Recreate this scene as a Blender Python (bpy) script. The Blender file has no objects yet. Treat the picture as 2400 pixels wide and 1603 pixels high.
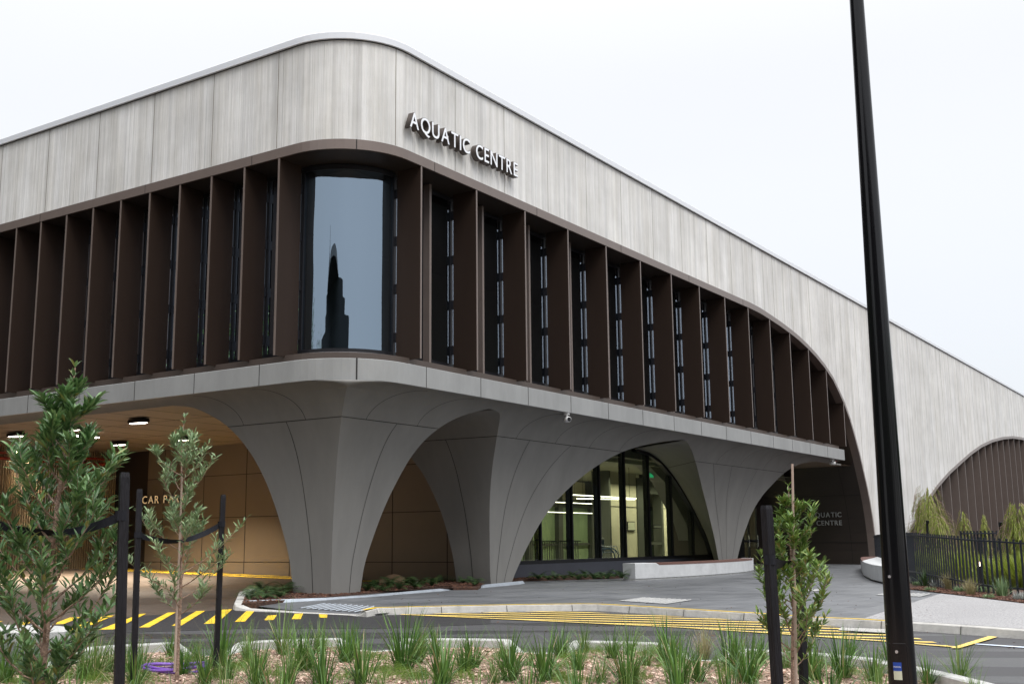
import bpy, bmesh, math, random
from mathutils import Vector, Matrix, Euler
R_ = math.radians
scene = bpy.context.scene
COL = bpy.data.collections.new("scene"); scene.collection.children.link(COL)
random.seed(7)

# ------------------------------------------------------------------ camera
PITCH, ROLL, FPX = R_(10.03), R_(.60), 2652.0
CAM = Vector((0, 0, 1.1))
_fw = Vector((0, math.cos(PITCH), math.sin(PITCH)))
_rt0 = Vector((1, 0, 0)); _up0 = _rt0.cross(_fw)
_rt = _rt0*math.cos(ROLL) - _up0*math.sin(ROLL); _up = _rt.cross(_fw)
cd = bpy.data.cameras.new("camera"); cam = bpy.data.objects.new("camera", cd); COL.objects.link(cam)
cd.sensor_fit = 'HORIZONTAL'; cd.sensor_width = 36; cd.lens = FPX/2400*36
cd.clip_start = .1; cd.clip_end = 3000
cam.matrix_world = Matrix(((_rt.x, _up.x, -_fw.x, CAM.x), (_rt.y, _up.y, -_fw.y, CAM.y), (_rt.z, _up.z, -_fw.z, CAM.z), (0, 0, 0, 1)))
scene.camera = cam
scene.view_settings.view_transform = 'Standard'; scene.view_settings.look = 'None'
scene.view_settings.exposure = 0; scene.view_settings.gamma = 1
scene.cycles.max_bounces = 8; scene.cycles.diffuse_bounces = 4; scene.cycles.glossy_bounces = 4
scene.cycles.transmission_bounces = 6; scene.cycles.transparent_max_bounces = 16
scene.cycles.use_denoising = True; scene.cycles.sample_clamp_indirect = 6

# ------------------------------------------------------------------ world: overcast sky over a faint blue one
SUN_EL, SUN_AZ = R_(54), R_(152)
w = bpy.data.worlds.new("World"); scene.world = w; w.use_nodes = True
nt = w.node_tree; nt.nodes.clear()
def N(t, **k):
    n = nt.nodes.new(t)
    for a, b in k.items(): setattr(n, a, b)
    return n
def L(a, b): nt.links.new(a, b)
sky = N('ShaderNodeTexSky', sky_type='NISHITA', sun_disc=False); sky.sun_elevation = SUN_EL; sky.sun_rotation = SUN_AZ
bg1 = N('ShaderNodeBackground'); bg1.inputs[1].default_value = .03; L(sky.outputs[0], bg1.inputs[0])
tc = N('ShaderNodeTexCoord'); sx = N('ShaderNodeSeparateXYZ'); L(tc.outputs['Generated'], sx.inputs[0])
ramp = N('ShaderNodeValToRGB'); L(sx.outputs[2], ramp.inputs[0])
e = ramp.color_ramp.elements
e[0].position = 0; e[0].color = (.84, .85, .89, 1); e[1].position = 1; e[1].color = (1, 1, 1, 1)
for p, c in ((.16, (.91, .915, .935, 1)), (.42, (.98, .98, .98, 1))):
    q = e.new(p); q.color = c
ns = N('ShaderNodeTexNoise'); ns.inputs['Scale'].default_value = 1.6; ns.inputs['Detail'].default_value = 4
mp = N('ShaderNodeMapping'); mp.inputs['Scale'].default_value = (1, 1, 3); L(tc.outputs['Generated'], mp.inputs[0]); L(mp.outputs[0], ns.inputs[0])
mr = N('ShaderNodeMapRange'); L(ns.outputs[0], mr.inputs[0]); mr.inputs[3].default_value = .95; mr.inputs[4].default_value = 1.03
ml = N('ShaderNodeFloatCurve'); mlk = N('ShaderNodeMath', operation='MULTIPLY'); L(sx.outputs[2], ml.inputs[1]); cv = ml.mapping.curves[0]
cv.points[0].location = (0, .80/4); cv.points[1].location = (1, 3.3/4)
for a_, b_ in ((.25, .93/4), (.45, 1.0/4), (.7, 2.1/4)): cv.points.new(a_, b_)
ml.mapping.update(); L(ml.outputs[0], mlk.inputs[0]); mlk.inputs[1].default_value = 4; ml = mlk
mm = N('ShaderNodeMath', operation='MULTIPLY'); L(mr.outputs[0], mm.inputs[0]); L(ml.outputs[0], mm.inputs[1])
bg2 = N('ShaderNodeBackground'); L(ramp.outputs[0], bg2.inputs[0]); L(mm.outputs[0], bg2.inputs[1])
ad = N('ShaderNodeAddShader'); L(bg1.outputs[0], ad.inputs[0]); L(bg2.outputs[0], ad.inputs[1])
wo = N('ShaderNodeOutputWorld'); L(ad.outputs[0], wo.inputs[0])
sd = bpy.data.lights.new("sun", 'SUN'); sun = bpy.data.objects.new("sun", sd); COL.objects.link(sun)
sd.energy = 1.8; sd.angle = R_(25); sd.color = (1, .97, .92)
# light comes from behind the camera, a little to the right
sdir = Vector((math.sin(SUN_AZ)*math.cos(SUN_EL), math.cos(SUN_AZ)*math.cos(SUN_EL), math.sin(SUN_EL)))
sun.rotation_euler = sdir.to_track_quat('Z', 'Y').to_euler()

# ------------------------------------------------------------------ frames: building (u along the long right facade, v inwards)
TH = R_(33.387)
dU = Vector((math.sin(TH), math.cos(TH), 0)); dV = Vector((-math.cos(TH), math.sin(TH), 0))
ORG = Vector((-3.0, 21.01, 0))
def W(u, v, z=0): return ORG + dU*u + dV*v + Vector((0, 0, z))
def UV(P):
    q = P - ORG; return q.dot(dU), q.dot(dV), P.z
BM = Matrix.Translation(ORG) @ Matrix.Rotation(math.pi/2 - TH, 4, 'Z')
def ray(x, y): return (_rt*((x-1200)/FPX) - _up*((y-801.5)/FPX) + _fw).normalized()
def clampu(u): return max(-25, min(45, u))
def paveZ(u, v): return .1 - .003*clampu(u) + .012*max(-30, min(18, v))
def pz(u, v, off=0):
    z = paveZ(u, v) + off
    return z
def roadZ(u, v):
    z = paveZ(u, v) - .11
    if v > 0 and u < 12: z += .014*min(v, 20)
    return z
def gp(x, y, off=0, fn=None):
    """world point where the view through photo pixel x, y meets the ground"""
    fn = fn or paveZ; d = ray(x, y); t = (0 - CAM.z)/d.z
    for i in range(12):
        P = CAM + d*t; u, v, _ = UV(P); z = fn(u, v) + off
        t = (z - CAM.z)/d.z
    return CAM + d*t
def gr(x, y, off=0): return gp(x, y, off, roadZ)
def isl(x, y, off=0): return gp(x, y, off)

# ------------------------------------------------------------------ materials
def mat(name, base, rough=.6, metal=0, spec=.5, emis=None, estr=0, bump=None, var=None, coat=0):
    """var=(scale, amount, stretch xyz) colour variation, bump=(scale, strength, stretch)"""
    m = bpy.data.materials.new(name); m.use_nodes = True; t = m.node_tree
    b = t.nodes['Principled BSDF']
    b.inputs['Base Color'].default_value = (*base, 1); b.inputs['Roughness'].default_value = rough
    b.inputs['Metallic'].default_value = metal; b.inputs['Specular IOR Level'].default_value = spec
    b.inputs['Coat Weight'].default_value = coat
    if emis: b.inputs['Emission Color'].default_value = (*emis, 1); b.inputs['Emission Strength'].default_value = estr
    def coords(st):
        c = t.nodes.new('ShaderNodeTexCoord'); mpn = t.nodes.new('ShaderNodeMapping'); mpn.inputs['Scale'].default_value = st
        t.links.new(c.outputs['Object'], mpn.inputs[0]); return mpn.outputs[0]
    if var:
        n = t.nodes.new('ShaderNodeTexNoise'); n.inputs['Scale'].default_value = var[0]; n.inputs['Detail'].default_value = 6
        n.inputs['Roughness'].default_value = .65
        t.links.new(coords(var[2] if len(var) > 2 else (1, 1, 1)), n.inputs[0])
        r = t.nodes.new('ShaderNodeMapRange'); r.inputs[1].default_value = .3; r.inputs[2].default_value = .7
        r.inputs[3].default_value = 1-var[1]; r.inputs[4].default_value = 1+var[1]; t.links.new(n.outputs[0], r.inputs[0])
        mx = t.nodes.new('ShaderNodeMix'); mx.data_type = 'RGBA'; mx.blend_type = 'MULTIPLY'; mx.inputs[0].default_value = 1
        mx.inputs[6].default_value = (*base, 1); t.links.new(r.outputs[0], mx.inputs[7]); t.links.new(mx.outputs[2], b.inputs['Base Color'])
    if bump:
        n = t.nodes.new('ShaderNodeTexNoise'); n.inputs['Scale'].default_value = bump[0]; n.inputs['Detail'].default_value = 4
        t.links.new(coords(bump[2] if len(bump) > 2 else (1, 1, 1)), n.inputs[0])
        bp = t.nodes.new('ShaderNodeBump'); bp.inputs['Strength'].default_value = bump[1]; bp.inputs['Distance'].default_value = .02
        t.links.new(n.outputs[0], bp.inputs['Height']); t.links.new(bp.outputs[0], b.inputs['Normal'])
    return m
M = {}
M['coping'] = mat('coping metal', (.66, .68, .72), .35, 0)
M['trim'] = mat('bronze trim', (.17, .135, .12), .35, .15, var=(3, .06))
M['fin'] = mat('bronze fin', (.029, .0182, .0135), .5, 0, .2, var=(2, .08, (1, 1, .15)))
M['dark'] = mat('dark frame', (.012, .012, .015), .4, 0, .3)
M['black'] = mat('matt black', (.01, .01, .011), .6, 0, .2)
M['seam'] = mat('seam', (.012, .011, .01), .8)
M['vault'] = mat('grey vault panel', (.188, .184, .176), .65, 0, .15, var=(1.3, .1, (1, 1, .3)))
M['fascia'] = mat('pale fascia panel', (.27, .275, .275), .45, 0, .3, var=(1.6, .12, (1, 1, .35)))
M['bronzewall'] = mat('bronze wall panel', (.19, .15, .108), .45, .15, var=(.8, .06))
M['reveal'] = mat('dark bronze lining', (.032, .024, .020), .45, .1, var=(1, .08))
M['soffit'] = mat('soffit board', (.21, .165, .125), .55, 0, var=(1.5, .05))
M['upstand'] = mat('painted upstand', (.055, .058, .075), .6, var=(2, .1))
M['rail'] = mat('aluminium', (.6, .62, .66), .25, .9)
M['lamp'] = mat('lamp diffuser', (.9, .9, .88), .5, emis=(1, .9, .78), estr=9)
M['lampw'] = mat('linear lamp', (.9, .9, .88), .5, emis=(1, .93, .82), estr=5)
M['intwall'] = mat('interior concrete', (.5, .48, .36), .7, var=(1.2, .08), bump=(30, .2))
M['intdark'] = mat('interior dark', (.05, .055, .045), .6)
M['intgreen'] = mat('interior tinted partition', (.2, .27, .16), .35, var=(.6, .4, (1, 1, .3)))
M['intfloor'] = mat('interior floor', (.3, .28, .22), .35)
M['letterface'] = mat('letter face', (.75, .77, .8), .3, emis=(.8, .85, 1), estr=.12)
M['letterside'] = mat('letter return', (.07, .055, .048), .5)
M['lettersteel'] = mat('steel letter', (.55, .57, .57), .3, .6)
M['letterglow'] = mat('gold letter', (.8, .6, .35), .35, 0, emis=(1, .72, .38), estr=.35)  # weak emission stands in for lamp light falling on the letters
M['kerb'] = mat('kerb concrete', (.42, .41, .39), .85, var=(5, .22), bump=(60, .4))
M['pad'] = mat('tactile pad', (.2, .205, .21), .7, var=(8, .2))
M['kerbw'] = mat('pale kerb', (.4, .4, .39), .85, var=(7, .2), bump=(60, .4))
M['galv'] = mat('galvanised steel', (.36, .40, .45), .45, .35, var=(4, .15))
M['bench'] = mat('bench concrete', (.5, .51, .52), .7, var=(2.2, .13), bump=(80, .15))
M['slat'] = mat('timber slat', (.15, .075, .06), .55, var=(6, .3, (6, 6, 6)))
M['yellow'] = mat('yellow road paint', (.7, .46, .02), .6, var=(7, .3))
M['yellowp'] = mat('faded yellow paint', (.7, .5, .12), .65, var=(9, .2))
M['white'] = mat('white road paint', (.6, .68, .8), .6)
M['fence'] = mat('charcoal fence', (.02, .023, .03), .5, 0, .25)
M['pole'] = mat('black gloss pole', (.004, .004, .005), .14, 0, .38, coat=0, bump=(6, .06, (4, 4, .3)))
M['stake'] = mat('black stake', (.010, .010, .013), .5, 0, .25, var=(8, .5, (3, 3, .4)), bump=(30, .5, (3, 3, .3)))
M['strap'] = mat('tie webbing', (.012, .013, .018), .8, 0, .2)
M['bark'] = mat('sapling bark', (.17, .145, .125), .8, var=(20, .3, (1, 1, .3)), bump=(40, .6, (1, 1, .3)))
M['cane'] = mat('cane', (.36, .28, .23), .6, var=(12, .15))
M['purple'] = mat('purple pipe', (.19, .07, .45), .4)
M['cam'] = mat('white plastic', (.7, .7, .7), .4)
M['green'] = mat('green mat', (.02, .3, .07), .8)
M['exit'] = mat('exit sign face', (.02, .4, .15), .5, emis=(.05, .7, .3), estr=.6)
M['blue'] = mat('blue sticker', (.01, .05, .3), .5)
M['label'] = mat('paper label', (.5, .52, .4), .6)
M['chairblue'] = mat('blue wheel', (.02, .07, .14), .5)
M['boulder'] = mat('tan boulder', (.3, .2, .12), .8, var=(4, .25), bump=(12, .6))
M['roof'] = mat('roof sheet', (.4, .42, .45), .5)

def leafmat(name, c1, c2, rough=.45, trans=.15, dead=None):
    m = bpy.data.materials.new(name); m.use_nodes = True; t = m.node_tree; b = t.nodes['Principled BSDF']
    g = t.nodes.new('ShaderNodeNewGeometry'); r = t.nodes.new('ShaderNodeValToRGB')
    r.color_ramp.elements[0].color = (*c1, 1); r.color_ramp.elements[1].color = (*c2, 1)
    if dead:
        r.color_ramp.elements[1].position = .93; q_ = r.color_ramp.elements.new(.95); q_.color = (*dead, 1)
    t.links.new(g.outputs['Random Per Island'], r.inputs[0]); t.links.new(r.outputs[0], b.inputs['Base Color'])
    b.inputs['Roughness'].default_value = rough
    tr = t.nodes.new('ShaderNodeBsdfTranslucent'); t.links.new(r.outputs[0], tr.inputs[0])
    mx = t.nodes.new('ShaderNodeMixShader'); mx.inputs[0].default_value = trans
    t.links.new(b.outputs[0], mx.inputs[1]); t.links.new(tr.outputs[0], mx.inputs[2])
    t.links.new(mx.outputs[0], t.nodes['Material Output'].inputs[0]); return m
M['leaf1'] = leafmat('dark glossy leaf', (.035, .095, .028), (.14, .26, .09), .38, .15, (.2, .22, .06))
M['leaf2'] = leafmat('grey green leaf', (.09, .16, .065), (.27, .37, .19), .5)
M['leaf3'] = leafmat('mid green leaf', (.05, .12, .018), (.22, .34, .08), .4, .15, (.3, .27, .08))
M['willow'] = leafmat('lime willow leaf', (.14, .19, .025), (.38, .45, .08), .5, .3)
M['grass'] = leafmat('strappy blade', (.026, .085, .014), (.13, .25, .045), .4, .2, (.33, .27, .13))
M['grassl'] = leafmat('bright blade', (.06, .13, .025), (.18, .28, .07), .45, .25, (.4, .34, .18))
M['grassp'] = leafmat('pale dry blade', (.2, .18, .08), (.4, .35, .19), .6, .2)
M['lime'] = leafmat('feathery lime', (.08, .15, .02), (.2, .32, .05), .6, .3)
M['fern'] = leafmat('fern', (.015, .04, .012), (.06, .11, .03), .5)
M['silver'] = leafmat('silver foliage', (.2, .22, .2), (.4, .42, .4), .7)
M['chips'] = leafmat('bark chip', (.28, .15, .105), (.72, .55, .45), .85, 0)
M['chipsd'] = leafmat('dark mulch chip', (.03, .012, .008), (.16, .07, .04), .85, 0)

def concrete():
    m = bpy.data.materials.new('board marked concrete'); m.use_nodes = True; t = m.node_tree; b = t.nodes['Principled BSDF']
    def n(ty, **k):
        x = t.nodes.new(ty)
        for a, c in k.items(): setattr(x, a, c)
        return x
    uv = n('ShaderNodeUVMap'); uv.uv_map = 'UVMap'
    def noise(sc, st, det=5, rough=.6):
        mpn = n('ShaderNodeMapping'); mpn.inputs['Scale'].default_value = st; t.links.new(uv.outputs[0], mpn.inputs[0])
        z = n('ShaderNodeTexNoise'); z.inputs['Scale'].default_value = sc; z.inputs['Detail'].default_value = det; z.inputs['Roughness'].default_value = rough
        t.links.new(mpn.outputs[0], z.inputs[0]); return z.outputs[0]
    def rng(s, a, c, lo, hi):
        r = n('ShaderNodeMapRange'); t.links.new(s, r.inputs[0])
        for i, vv in zip((1, 2, 3, 4), (a, c, lo, hi)): r.inputs[i].default_value = vv
        return r.outputs[0]
    def mul(a, c):
        x = n('ShaderNodeMath', operation='MULTIPLY'); t.links.new(a, x.inputs[0]); t.links.new(c, x.inputs[1]); return x.outputs[0]
    ribs = noise(8, (1, .003, 1), 4, .75)          # upright ribs of uneven width
    fine = noise(30, (1, .02, 1), 4, .7)
    streak = noise(1.6, (1, .12, 1), 7, .75)
    cloud = noise(.8, (1, 1, 1), 5, .6)
    spk = noise(60, (1, 1, 1), 2, .5)
    v = mul(mul(rng(ribs, .35, .65, .83, 1.07), rng(streak, .3, .7, .88, 1.06)), mul(rng(cloud, .3, .7, .88, 1.07), rng(fine, .3, .7, .93, 1.06)))
    v = mul(v, rng(spk, .3, .42, .93, 1))
    # each precast panel has its own tone
    fl = n('ShaderNodeSeparateXYZ'); t.links.new(uv.outputs[0], fl.inputs[0])
    mdv = n('ShaderNodeMath', operation='MULTIPLY_ADD'); t.links.new(fl.outputs[0], mdv.inputs[0]); mdv.inputs[1].default_value = 1/1.935; mdv.inputs[2].default_value = 100-1.33/1.935
    flo = n('ShaderNodeMath', operation='FLOOR'); t.links.new(mdv.outputs[0], flo.inputs[0])
    wn = n('ShaderNodeTexWhiteNoise', noise_dimensions='1D'); t.links.new(flo.outputs[0], wn.inputs['W'])
    v = mul(v, rng(wn.outputs[0], 0, 1, .95, 1.04))
    fr = n('ShaderNodeMath', operation='FRACT'); t.links.new(mdv.outputs[0], fr.inputs[0])
    v = mul(v, rng(fr.outputs[0], 0, .06, .86, 1))       # dirt washed down beside each joint
    v = mul(v, rng(fr.outputs[0], .93, 1, 1, .84))
    mx = n('ShaderNodeMix', data_type='RGBA', blend_type='MULTIPLY'); mx.inputs[0].default_value = 1
    warm = n('ShaderNodeMix', data_type='RGBA'); warm.inputs[6].default_value = (.71, .692, .655, 1); warm.inputs[7].default_value = (.745, .74, .732, 1)
    t.links.new(rng(streak, .35, .6, 0, 1), warm.inputs[0]); t.links.new(warm.outputs[2], mx.inputs[6]); t.links.new(v, mx.inputs[7])
    t.links.new(mx.outputs[2], b.inputs['Base Color']); b.inputs['Roughness'].default_value = .85
    bp = n('ShaderNodeBump'); bp.inputs['Strength'].default_value = 1; bp.inputs['Distance'].default_value = .06
    t.links.new(ribs, bp.inputs['Height']); bp2 = n('ShaderNodeBump'); bp2.inputs['Strength'].default_value = .25; bp2.inputs['Distance'].default_value = .01
    t.links.new(fine, bp2.inputs['Height']); t.links.new(bp.outputs[0], bp2.inputs['Normal']); t.links.new(bp2.outputs[0], b.inputs['Normal'])
    return m
M['concrete'] = concrete()

def glassmat(name, tint, refl, through):
    """coated pane: mirror reflection over a dark tinted see-through body"""
    m = bpy.data.materials.new(name); m.use_nodes = True; t = m.node_tree; t.nodes.clear()
    o = t.nodes.new('ShaderNodeOutputMaterial'); g = t.nodes.new('ShaderNodeBsdfGlossy'); g.inputs['Roughness'].default_value = .01
    g.inputs['Color'].default_value = (*refl, 1)
    tr = t.nodes.new('ShaderNodeBsdfTransparent'); tr.inputs[0].default_value = (*tint, 1)
    lw = t.nodes.new('ShaderNodeLayerWeight'); lw.inputs[0].default_value = .35
    r = t.nodes.new('ShaderNodeMapRange'); t.links.new(lw.outputs['Fresnel'], r.inputs[0]); r.inputs[3].default_value = through; r.inputs[4].default_value = .95
    mx = t.nodes.new('ShaderNodeMixShader'); t.links.new(r.outputs[0], mx.inputs[0])
    t.links.new(tr.outputs[0], mx.inputs[1]); t.links.new(g.outputs[0], mx.inputs[2]); t.links.new(mx.outputs[0], o.inputs[0]); return m
M['glass'] = glassmat('coated glass', (.4, .43, .44), (.75, .85, 1), .15)
M['glassc'] = glassmat('curved coated glass', (.24, .29, .31), (.66, .83, 1), .3)
_t = M['glassc'].node_tree; _n = _t.nodes.new('ShaderNodeTexNoise'); _n.inputs['Scale'].default_value = 2.2; _n.inputs['Detail'].default_value = 1
_c = _t.nodes.new('ShaderNodeTexCoord'); _m = _t.nodes.new('ShaderNodeMapping'); _m.inputs['Scale'].default_value = (2.5, 2.5, .25); _t.links.new(_c.outputs['Object'], _m.inputs[0]); _t.links.new(_m.outputs[0], _n.inputs[0])
_b = _t.nodes.new('ShaderNodeBump'); _b.inputs['Strength'].default_value = .2; _b.inputs['Distance'].default_value = .02; _t.links.new(_n.outputs[0], _b.inputs['Height'])
for _q in _t.nodes:
    if _q.type == 'BSDF_GLOSSY': _t.links.new(_b.outputs[0], _q.inputs['Normal'])
M['glassg'] = glassmat('clear glass', (.68, .74, .62), (.8, .9, .85), .05)

def ground_mat(name, kind):
    m = bpy.data.materials.new(name); m.use_nodes = True; t = m.node_tree; b = t.nodes['Principled BSDF']
    tc_ = t.nodes.new('ShaderNodeTexCoord')
    def noise(sc, det=5, st=(1, 1, 1), rough=.6):
        mpn = t.nodes.new('ShaderNodeMapping'); mpn.inputs['Scale'].default_value = st; mpn.inputs['Rotation'].default_value = (0, 0, -(math.pi/2-TH))
        t.links.new(tc_.outputs['Object'], mpn.inputs[0])
        z = t.nodes.new('ShaderNodeTexNoise'); z.inputs['Scale'].default_value = sc; z.inputs['Detail'].default_value = det; z.inputs['Roughness'].default_value = rough
        t.links.new(mpn.outputs[0], z.inputs[0]); return z.outputs[0]
    def rng(s, a, c, lo, hi):
        r = t.nodes.new('ShaderNodeMapRange'); t.links.new(s, r.inputs[0])
        for i, vv in zip((1, 2, 3, 4), (a, c, lo, hi)): r.inputs[i].default_value = vv
        return r.outputs[0]
    def mul(a, c):
        x = t.nodes.new('ShaderNodeMath'); x.operation = 'MULTIPLY'; t.links.new(a, x.inputs[0]); t.links.new(c, x.inputs[1]); return x.outputs[0]
    def colour(base, v):
        mx = t.nodes.new('ShaderNodeMix'); mx.data_type = 'RGBA'; mx.blend_type = 'MULTIPLY'; mx.inputs[0].default_value = 1
        if hasattr(base, 'is_linked'): t.links.new(base, mx.inputs[6])
        else: mx.inputs[6].default_value = (*base, 1)
        t.links.new(v, mx.inputs[7]); t.links.new(mx.outputs[2], b.inputs['Base Color'])
    def bump(s, st, d=.01):
        bp = t.nodes.new('ShaderNodeBump'); bp.inputs['Strength'].default_value = st; bp.inputs['Distance'].default_value = d
        t.links.new(s, bp.inputs['Height']); t.links.new(bp.outputs[0], b.inputs['Normal'])
    if kind == 'asphalt':
        fine = noise(120, 3); big = noise(.35, 5, (.35, 1.6, 1)); wet = noise(.5, 3, (.22, 1.5, 1))
        colour((.043, .0425, .046), mul(rng(fine, .3, .7, .75, 1.25), mul(rng(big, .35, .65, .93, 1.06), rng(wet, .46, .5, .78, 1))))
        t.links.new(rng(wet, .46, .5, .32, .72), b.inputs['Roughness']); bump(fine, .5)
    elif kind == 'carpark':
        fine = noise(120, 3); big = noise(.5, 6, (1, .5, 1), .7); tr_ = noise(2, 5, (.2, 3, 1), .7)
        colour((.075, .056, .042), mul(rng(fine, .3, .7, .85, 1.15), mul(rng(big, .3, .7, .7, 1.25), rng(tr_, .3, .7, .85, 1.15))))
        t.links.new(rng(big, .3, .7, .3, .6), b.inputs['Roughness']); bump(fine, .3)
    elif kind == 'aggregate':
        a = noise(38, 3, (1, 1, 1), .8); c = noise(.6, 4)
        colour((.3, .295, .3), mul(rng(a, .38, .6, .55, 1.25), rng(c, .3, .7, .92, 1.05))); b.inputs['Roughness'].default_value = .85; bump(a, .6)
    elif kind == 'paver':
        mpn = t.nodes.new('ShaderNodeMapping'); mpn.inputs['Rotation'].default_value = (0, 0, -(math.pi/2-TH))
        t.links.new(tc_.outputs['Object'], mpn.inputs[0])
        br = t.nodes.new('ShaderNodeTexBrick'); t.links.new(mpn.outputs[0], br.inputs[0])
        br.inputs['Scale'].default_value = 1; br.inputs['Brick Width'].default_value = .8; br.inputs['Row Height'].default_value = .4
        br.inputs['Mortar Size'].default_value = .006; br.inputs['Color1'].default_value = (.085, .09, .099, 1); br.inputs['Color2'].default_value = (.125, .13, .14, 1)
        br.inputs['Mortar'].default_value = (.2, .207, .215, 1); br.inputs['Bias'].default_value = .1
        big = noise(.5, 5, (.6, 1.5, 1)); f = noise(25, 4)
        colour(br.outputs[0], mul(rng(big, .3, .7, .8, 1.15), rng(f, .3, .7, .9, 1.1)))
        t.links.new(rng(big, .3, .7, .35, .6), b.inputs['Roughness'])
    elif kind == 'bark':
        a = noise(30, 4, (1, 1, 1), .8); colour((.36, .25, .19), rng(a, .35, .65, .45, 1.3)); b.inputs['Roughness'].default_value = .95; bump(a, 1, .03)
    elif kind == 'mulch':
        a = noise(25, 4, (1, 1, 1), .8); colour((.07, .032, .02), rng(a, .35, .65, .4, 1.4)); b.inputs['Roughness'].default_value = .95; bump(a, 1, .03)
    return m
for k in ('asphalt', 'carpark', 'aggregate', 'paver', 'bark', 'mulch'): M[k] = ground_mat(k + ' surface', k)

# ------------------------------------------------------------------ mesh helpers
class MB:
    def __init__(s): s.v = []; s.f = []; s.uv = []; s.mi = []; s.cur = 0
    def add(s, vs, fs, uvs=None):
        o = len(s.v); s.v += [tuple(x) for x in vs]; s.f += [tuple(i+o for i in f) for f in fs]; s.mi += [s.cur]*len(fs)
        s.uv += list(uvs) if uvs else [(0, 0)]*len(vs)
    def quad(s, a, b, c, d, uvs=None): s.add([a, b, c, d], [(0, 1, 2, 3)], uvs)
    def box(s, x0, x1, y0, y1, z0, z1, Mx=None):
        vs = [Vector((x, y, z)) for z in (z0, z1) for y in (y0, y1) for x in (x0, x1)]
        if Mx: vs = [Mx @ v for v in vs]
        s.add(vs, [(0, 2, 3, 1), (4, 5, 7, 6), (0, 1, 5, 4), (2, 6, 7, 3), (0, 4, 6, 2), (1, 3, 7, 5)])
    def tube(s, pts, rad, n=8, cap=True):
        pts = [Vector(p) for p in pts]; rr = rad if isinstance(rad, (list, tuple)) else [rad]*len(pts); rings = []
        for i, p in enumerate(pts):
            d = (pts[min(i+1, len(pts)-1)] - pts[max(i-1, 0)]); d = d.normalized() if d.length > 1e-9 else Vector((0, 0, 1))
            a = d.cross(Vector((0, 0, 1)));
            if a.length < .05: a = d.cross(Vector((1, 0, 0)))
            a.normalize(); b = d.cross(a)
            rings.append([p + (a*math.cos(2*math.pi*k/n) + b*math.sin(2*math.pi*k/n))*rr[i] for k in range(n)])
        vs = [q for r in rings for q in r]; fs = []
        for i in range(len(rings)-1):
            for k in range(n): fs.append((i*n+k, i*n+(k+1) % n, (i+1)*n+(k+1) % n, (i+1)*n+k))
        if cap: fs += [tuple(range(n))[::-1], tuple(range((len(rings)-1)*n, len(rings)*n))]
        s.add(vs, fs)
    def grid(s, rows, uvrows=None, closed=False):
        n = len(rows[0]); vs = [p for r in rows for p in r]; fs = []
        for i in range(len(rows)-1):
            for k in range(n if closed else n-1): fs.append((i*n+k, i*n+(k+1) % n, (i+1)*n+(k+1) % n, (i+1)*n+k))
        s.add(vs, fs, [q for r in uvrows for q in r] if uvrows else None)
    def prism(s, poly, z0, z1, zf=None):
        """poly of xy points, z0/z1 relative to zf(x,y) if given"""
        n = len(poly); g = zf or (lambda x, y: 0)
        vs = [(p[0], p[1], g(p[0], p[1])+z0) for p in poly] + [(p[0], p[1], g(p[0], p[1])+z1) for p in poly]
        s.add(vs, [tuple(range(n))[::-1], tuple(range(n, 2*n))] + [(i, (i+1) % n, n+(i+1) % n, n+i) for i in range(n)])
    def build(s, name, mats, parent=None, smooth=False):
        me = bpy.data.meshes.new(name); me.from_pydata(s.v, [], s.f)
        if any(u != (0, 0) for u in s.uv):
            ul = me.uv_layers.new(name='UVMap')
            for lp in me.loops: ul.data[lp.index].uv = s.uv[lp.vertex_index]
        if not isinstance(mats, (list, tuple)): mats = [mats]
        for x in mats: me.materials.append(x)
        if len(mats) > 1:
            for p, k in zip(me.polygons, s.mi): p.material_index = k
        if smooth:
            for p in me.polygons: p.use_smooth = True
        me.update(); o = bpy.data.objects.new(name, me); COL.objects.link(o)
        if parent: o.parent = parent
        return o
def absorb(a, b):
    """fold mesh b (same parent space) into a as a surface pattern with its own material"""
    off = len(a.data.materials)
    for x in b.data.materials: a.data.materials.append(x)
    bm = bmesh.new(); bm.from_mesh(a.data); n0 = len(bm.faces); bm.from_mesh(b.data); bm.faces.ensure_lookup_table()
    for f in bm.faces[n0:]: f.material_index += off; f.smooth = False
    bm.to_mesh(a.data); bm.free(); me = b.data; bpy.data.objects.remove(b); bpy.data.meshes.remove(me); return a
def fixn(o):
    b = bmesh.new(); b.from_mesh(o.data); bmesh.ops.recalc_face_normals(b, faces=b.faces); b.to_mesh(o.data); b.free(); return o
def tag(o, label=None, cat=None, group=None, kind=None):
    for k, x in (('label', label), ('category', cat), ('group', group), ('kind', kind)):
        if x: o[k] = x
    return o
def empty(name, loc=(0, 0, 0), rz=0, mw=None):
    o = bpy.data.objects.new(name, None); COL.objects.link(o); o.empty_display_size = .2
    if mw: o.matrix_world = mw
    else: o.location = loc; o.rotation_euler = (0, 0, rz)
    return o
def copy_tree(o, parent=None):
    c = o.copy(); COL.objects.link(c)
    if parent: c.parent = parent
    for ch in o.children: copy_tree(ch, c)
    return c
def interp(tab, z):
    """tab: list of (z, value) increasing in z"""
    if z <= tab[0][0]: return tab[0][1]
    for (a, x), (b, y) in zip(tab, tab[1:]):
        if z <= b: return x + (y-x)*(z-a)/(b-a)
    return tab[-1][1]
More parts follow.
